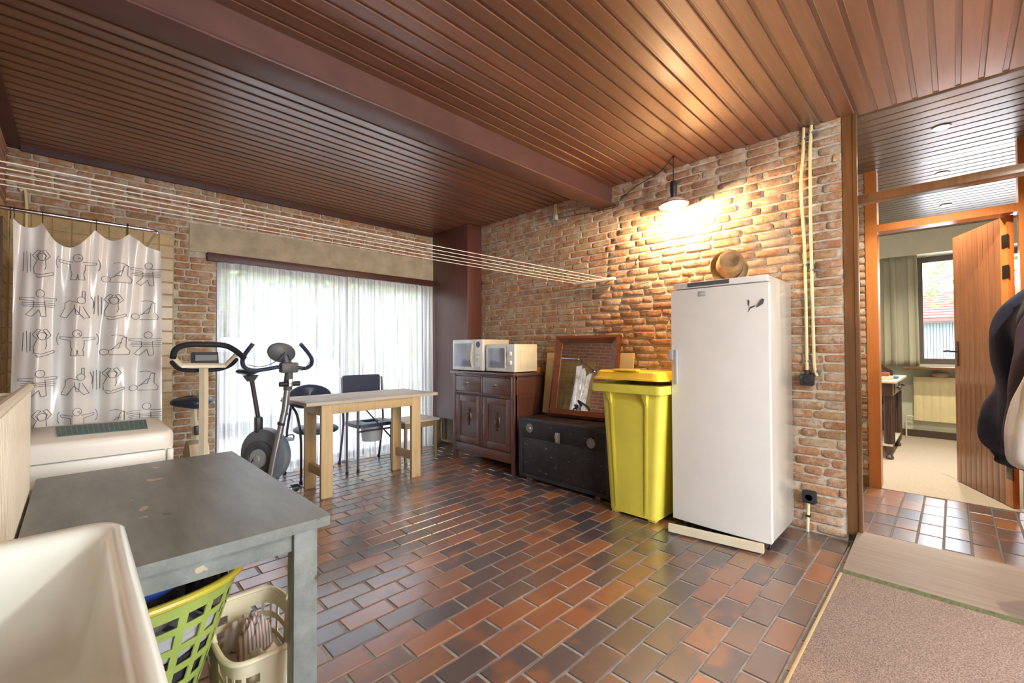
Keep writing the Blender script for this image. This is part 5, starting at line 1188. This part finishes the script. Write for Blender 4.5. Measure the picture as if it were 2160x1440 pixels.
for x in (6.3, 6.85): 
    d = bx(x, x+.42, .458, .48, dz-.155, dz-.05, b=.003).build('drawer', 'desk_wood', t); MB().lathe([(.008, 0), (.008, .015), (.018, .02), (.016, .032), (.0001, .035)], (x+.21, .458, dz-.10), Matrix.Rotation(R(90), 3, 'X'), 14).build('knob', 'black_plastic', d)
for x in (6.19, 7.09, 7.3):
    for y in ((.50, 1.05) if x != 7.09 else (.50,)):
        if x == 7.3 and y == .50: continue
        m = MB(); prof = [(.028, 0), (.036, .02), (.02, .05), (.04, .09), (.042, .14), (.03, .165), (.046, .17)]
        m.lathe([(r_, z+HF) for r_, z in prof], (x, y, 0), n=18)
        nf_ = 16; z0_, z1_ = .17+HF, dz-.17; v = []
        for z in (z0_, z1_):
            for k in range(nf_*2): a = math.pi*k/nf_; r_ = .046 if k % 2 else .038; v.append((x+r_*math.cos(a), y+r_*math.sin(a), z))
        nn = nf_*2; m.add(v, [(k, (k+1) % nn, nn+(k+1) % nn, nn+k) for k in range(nn)]); m.build('leg', 'desk_wood', t, ang=25)
bx(6.15, 7.15, .47, 1.1, .20, .225, b=.004).build('shelf', 'marble', t)
t = thing('tray', 'dark wooden carrying tray with handle hole on the bedroom desk', 'tray', (6.6, .7, dz))
bx(6.35, 6.95, .52, .95, dz, dz+.012).build('base', 'desk_wood', t)
hp = [(.52, dz), (.95, dz), (.95, dz+.07), (.90, dz+.10), (.84, dz+.16), (.78, dz+.18), (.69, dz+.18), (.63, dz+.16), (.57, dz+.10), (.52, dz+.07)]
for x in (6.35, 6.94): MB().prism(hp, YX(x), 0, .014).build('end_board', 'desk_wood', t, smooth=False)
for i, (mt, l) in enumerate((('book_cream', 'thick cream book at the bottom of the pile on the desk'), ('book_blue', 'thin blue book lying on the desk edge'), ('book_red', 'red-brown book on top of the pile on the desk'))):
    b = [(6.17, 6.33, .47, .7, dz, dz+.04), (6.42, 6.6, .445, .515, dz, dz+.025), (6.18, 6.32, .5, .7, dz+.041, dz+.075)][i]
    t = thing('book', l, 'book', ((b[0]+b[1])/2, (b[2]+b[3])/2, b[4]), group='books on the bedroom desk'); bx(*b[:4], b[4], b[5], b=.002).build('cover', mt, t); bx(b[0]+.004, b[1]+.001, b[2]+.004, b[3]+.001, b[4]+.004, b[5]-.004).build('pages', 'plaster', t)
t = thing('desk_chair', 'dark chair with grey-blue seat pushed under the bedroom desk', 'chair', (7.45, .9, HF))
bx(7.15, 7.5, .62, 1.0, .47, .52, b=.01).build('seat', 'mid_grey', t)
for x, y in ((7.17, .64), (7.47, .64), (7.17, .97), (7.47, .97)): bx(x-.015, x+.015, y-.015, y+.015, HF, .49).build('leg', 'desk_wood', t)
bx(7.45, 7.48, .64, .98, .5, 1.0, b=.008).build('backrest', 'desk_wood', t)

# fill lamp added to light the near side: a bare globe on a cord behind the camera
t = thing('fill_globe', 'added fill lamp, a bare white globe on a cord behind the camera', 'lamp', (1.5, -1.2, 2.2))
MB().tube([(1.5, -1.2, H), (1.5, -1.2, 2.31)], .004, 8).build('cord', 'black_plastic', t); MB().lathe([(0.0001, 2.34), (.024, 2.335), (.028, 2.27), (.03, 2.25)], (1.5, -1.2, 0), n=16).build('socket', 'black_plastic', t)
MB().lathe([(0.0001, 2.10), (.04, 2.108), (.07, 2.14), (.08, 2.18), (.07, 2.22), (.03, 2.252)], (1.5, -1.2, 0), n=24).build('globe', 'fill_glass', t)
bulb('fill_light', (1.5, -1.2, 2.18), 46, (.97, 1, .95), .06)

# ------------------------------------------------------------------ outside
struct(bx(-14, 16, YW+.25, 16, -.12, -.02).build('ground', 'paving')); struct(bx(8.2, 34, -14, YW+.25, -.12, -.02).build('ground_garden', 'paving'))
struct(bx(-14, 8.2, -14, YB-.2, -.12, -.02).build('ground_near', 'paving'))
def leaf_mass(name, label, cat, mat, fn, n, size, sd, core=None):
    rg = random.Random(sd); m = MB()
    for i in range(n):
        p = Vector(fn(rg)); d = Vector((rg.uniform(-1, 1), rg.uniform(-1, 1), rg.uniform(-1, 1))).normalized(); e = d.orthogonal().normalized(); e = Matrix.Rotation(rg.uniform(0, 6.28), 3, d) @ e; s = size*rg.uniform(.6, 1.3); g = d.cross(e)
        m.add([p-e*s, p+g*s*.45+d*s*.12, p+e*s, p-g*s*.45+d*s*.12], [(0, 1, 2, 3)])
    return m
hedge = thing('hedge', 'tall leafy green hedge outside the big window', 'hedge', (3, 10.2, 0))
bx(-4, 11, 9.9, 10.6, 0, 3.1, b=.2).build('core', 'leaf', hedge)
o = leaf_mass('', '', '', '', lambda g: (g.uniform(-4, 11), 9.85-abs(g.gauss(0, .14)), g.uniform(0, 3.3)), 7000, .10, 4).build('foliage', 'leaf_light', hedge, smooth=False); o['kind'] = 'stuff'
t = thing('parked_car', 'pale parked car seen through the sheer curtain', 'car', (1.0, 7.9, 0))
side = [(-1.1, .35), (-1.15, .75), (-.9, .9), (-.55, .95), (0.1, 1.36), (.7, 1.43), (1.9, 1.43), (2.5, 1.38), (3.0, 1.16), (3.28, .84), (3.3, .4), (3.2, .28), (-1.0, .28)]
cb = MB(); cols = []
for y, k in ((7.2, .0), (7.28, 1), (8.7, 1), (8.8, 0)):
    cols.append([(1.08+(a-1.08)*(1 if k else .985), y+(.10*(b > .95) if y < 8 else -.10*(b > .95)), .28+(b-.28)*(1 if k else .97)) for a, b in side])
n = len(side); cb.v = [p for c in cols for p in c]; cb.f = [(k*n+i, k*n+(i+1) % n, (k+1)*n+(i+1) % n, (k+1)*n+i) for k in range(3) for i in range(n)]+[tuple(range(n)), tuple(range(3*n, 4*n))]
cb.build('body', 'car_paint', t, ang=40)
for poly in ([(.0, 1.02), (.2, 1.32), (.7, 1.37), (.9, 1.37), (.9, 1.0)], [(.98, 1.0), (.98, 1.37), (1.9, 1.37), (1.9, 1.0)], [(1.98, 1.0), (1.98, 1.36), (2.45, 1.31), (2.8, 1.1), (2.8, 1.0)]):
    MB().prism(poly, lambda a, b, d: (a, 7.225+(b-.95)*.19+d, b), 0, .03).build('side_window', 'car_glass', t, smooth=False)
for x in (-.3, 2.45):
    for y in (7.27, 8.6): MB().lathe([(.0001, -.1), (.2, -.1), (.3, -.09), (.32, 0), (.3, .09), (.2, .1), (.0001, .1)], (x, y, .30), Matrix.Rotation(R(90), 3, 'X'), 28).build('wheel', 'rubber', t)
# garage seen through the bedroom window
t = thing('garage_building', 'brick garage with pale green door and red tiled roof outside the bedroom window', 'building', (21, 0, 0))
bx(20, 25, -6, 6, 0, 2.15).build('wall', 'house_brick', t); 
for i in range(16): bx(19.93, 19.99, -.05+.075*i*1.0, .02+.075*i*1.0, .05, 2.05, b=.01).build('door_slat', 'garage_green', t)
bx(19.9, 20.02, -.15, 1.25, 2.05, 2.15).build('door_header', 'window_frame', t)
rf = MB().add([(19.6, -6.2, 2.1), (19.6, 6.2, 2.1), (23, 6.2, 3.25), (23, -6.2, 3.25), (19.6, -6.2, 2.2), (19.6, 6.2, 2.2), (23, 6.2, 3.35), (23, -6.2, 3.35)], [(0, 1, 2, 3), (4, 7, 6, 5), (0, 4, 5, 1), (1, 5, 6, 2), (2, 6, 7, 3), (3, 7, 4, 0)]).build('roof', 'roof_tile', t, smooth=False)
for i in range(11):
    u = i/11; bx(19.6+3.4*u, 19.66+3.4*u, -6.2, 6.2, 2.19+1.15*u, 2.235+1.15*u).build('tile_row', 'roof_tile', rf, smooth=False)
def tree_fn(g):
    z = g.uniform(1.9, 5.0); return (12.2+g.gauss(0, .5), g.uniform(-2.2, 1.4)+.0, z if g.random() < min(1, (z-1.6)/1.2) else g.uniform(2.6, 5))
t = thing('garden_tree', 'leafy tree hanging over outside the bedroom window', 'tree', (12.3, -1.2, 0))
MB().tube([(12.3, -1.4, 0), (12.3, -1.35, 2), (12.25, -1.0, 3.2), (12.2, -.4, 4)], [.13, .11, .08, .05], 10).build('trunk', 'bark', t)
for p in ([(12.25, -1.0, 3.1), (12.2, -.3, 2.8), (12.15, .3, 2.55)], [(12.25, -1.1, 2.9), (12.2, -.4, 2.35), (12.2, .1, 2.1)], [(12.2, -.5, 3.7), (12.2, .4, 3.3), (12.2, .9, 3.0)]): MB().tube(smooth_path(p), .015, 6).build('branch', 'bark', t)
o = leaf_mass('', '', '', '', tree_fn, 1500, .085, 8).build('foliage', 'leaf_tree', t, smooth=False); o['kind'] = 'stuff'
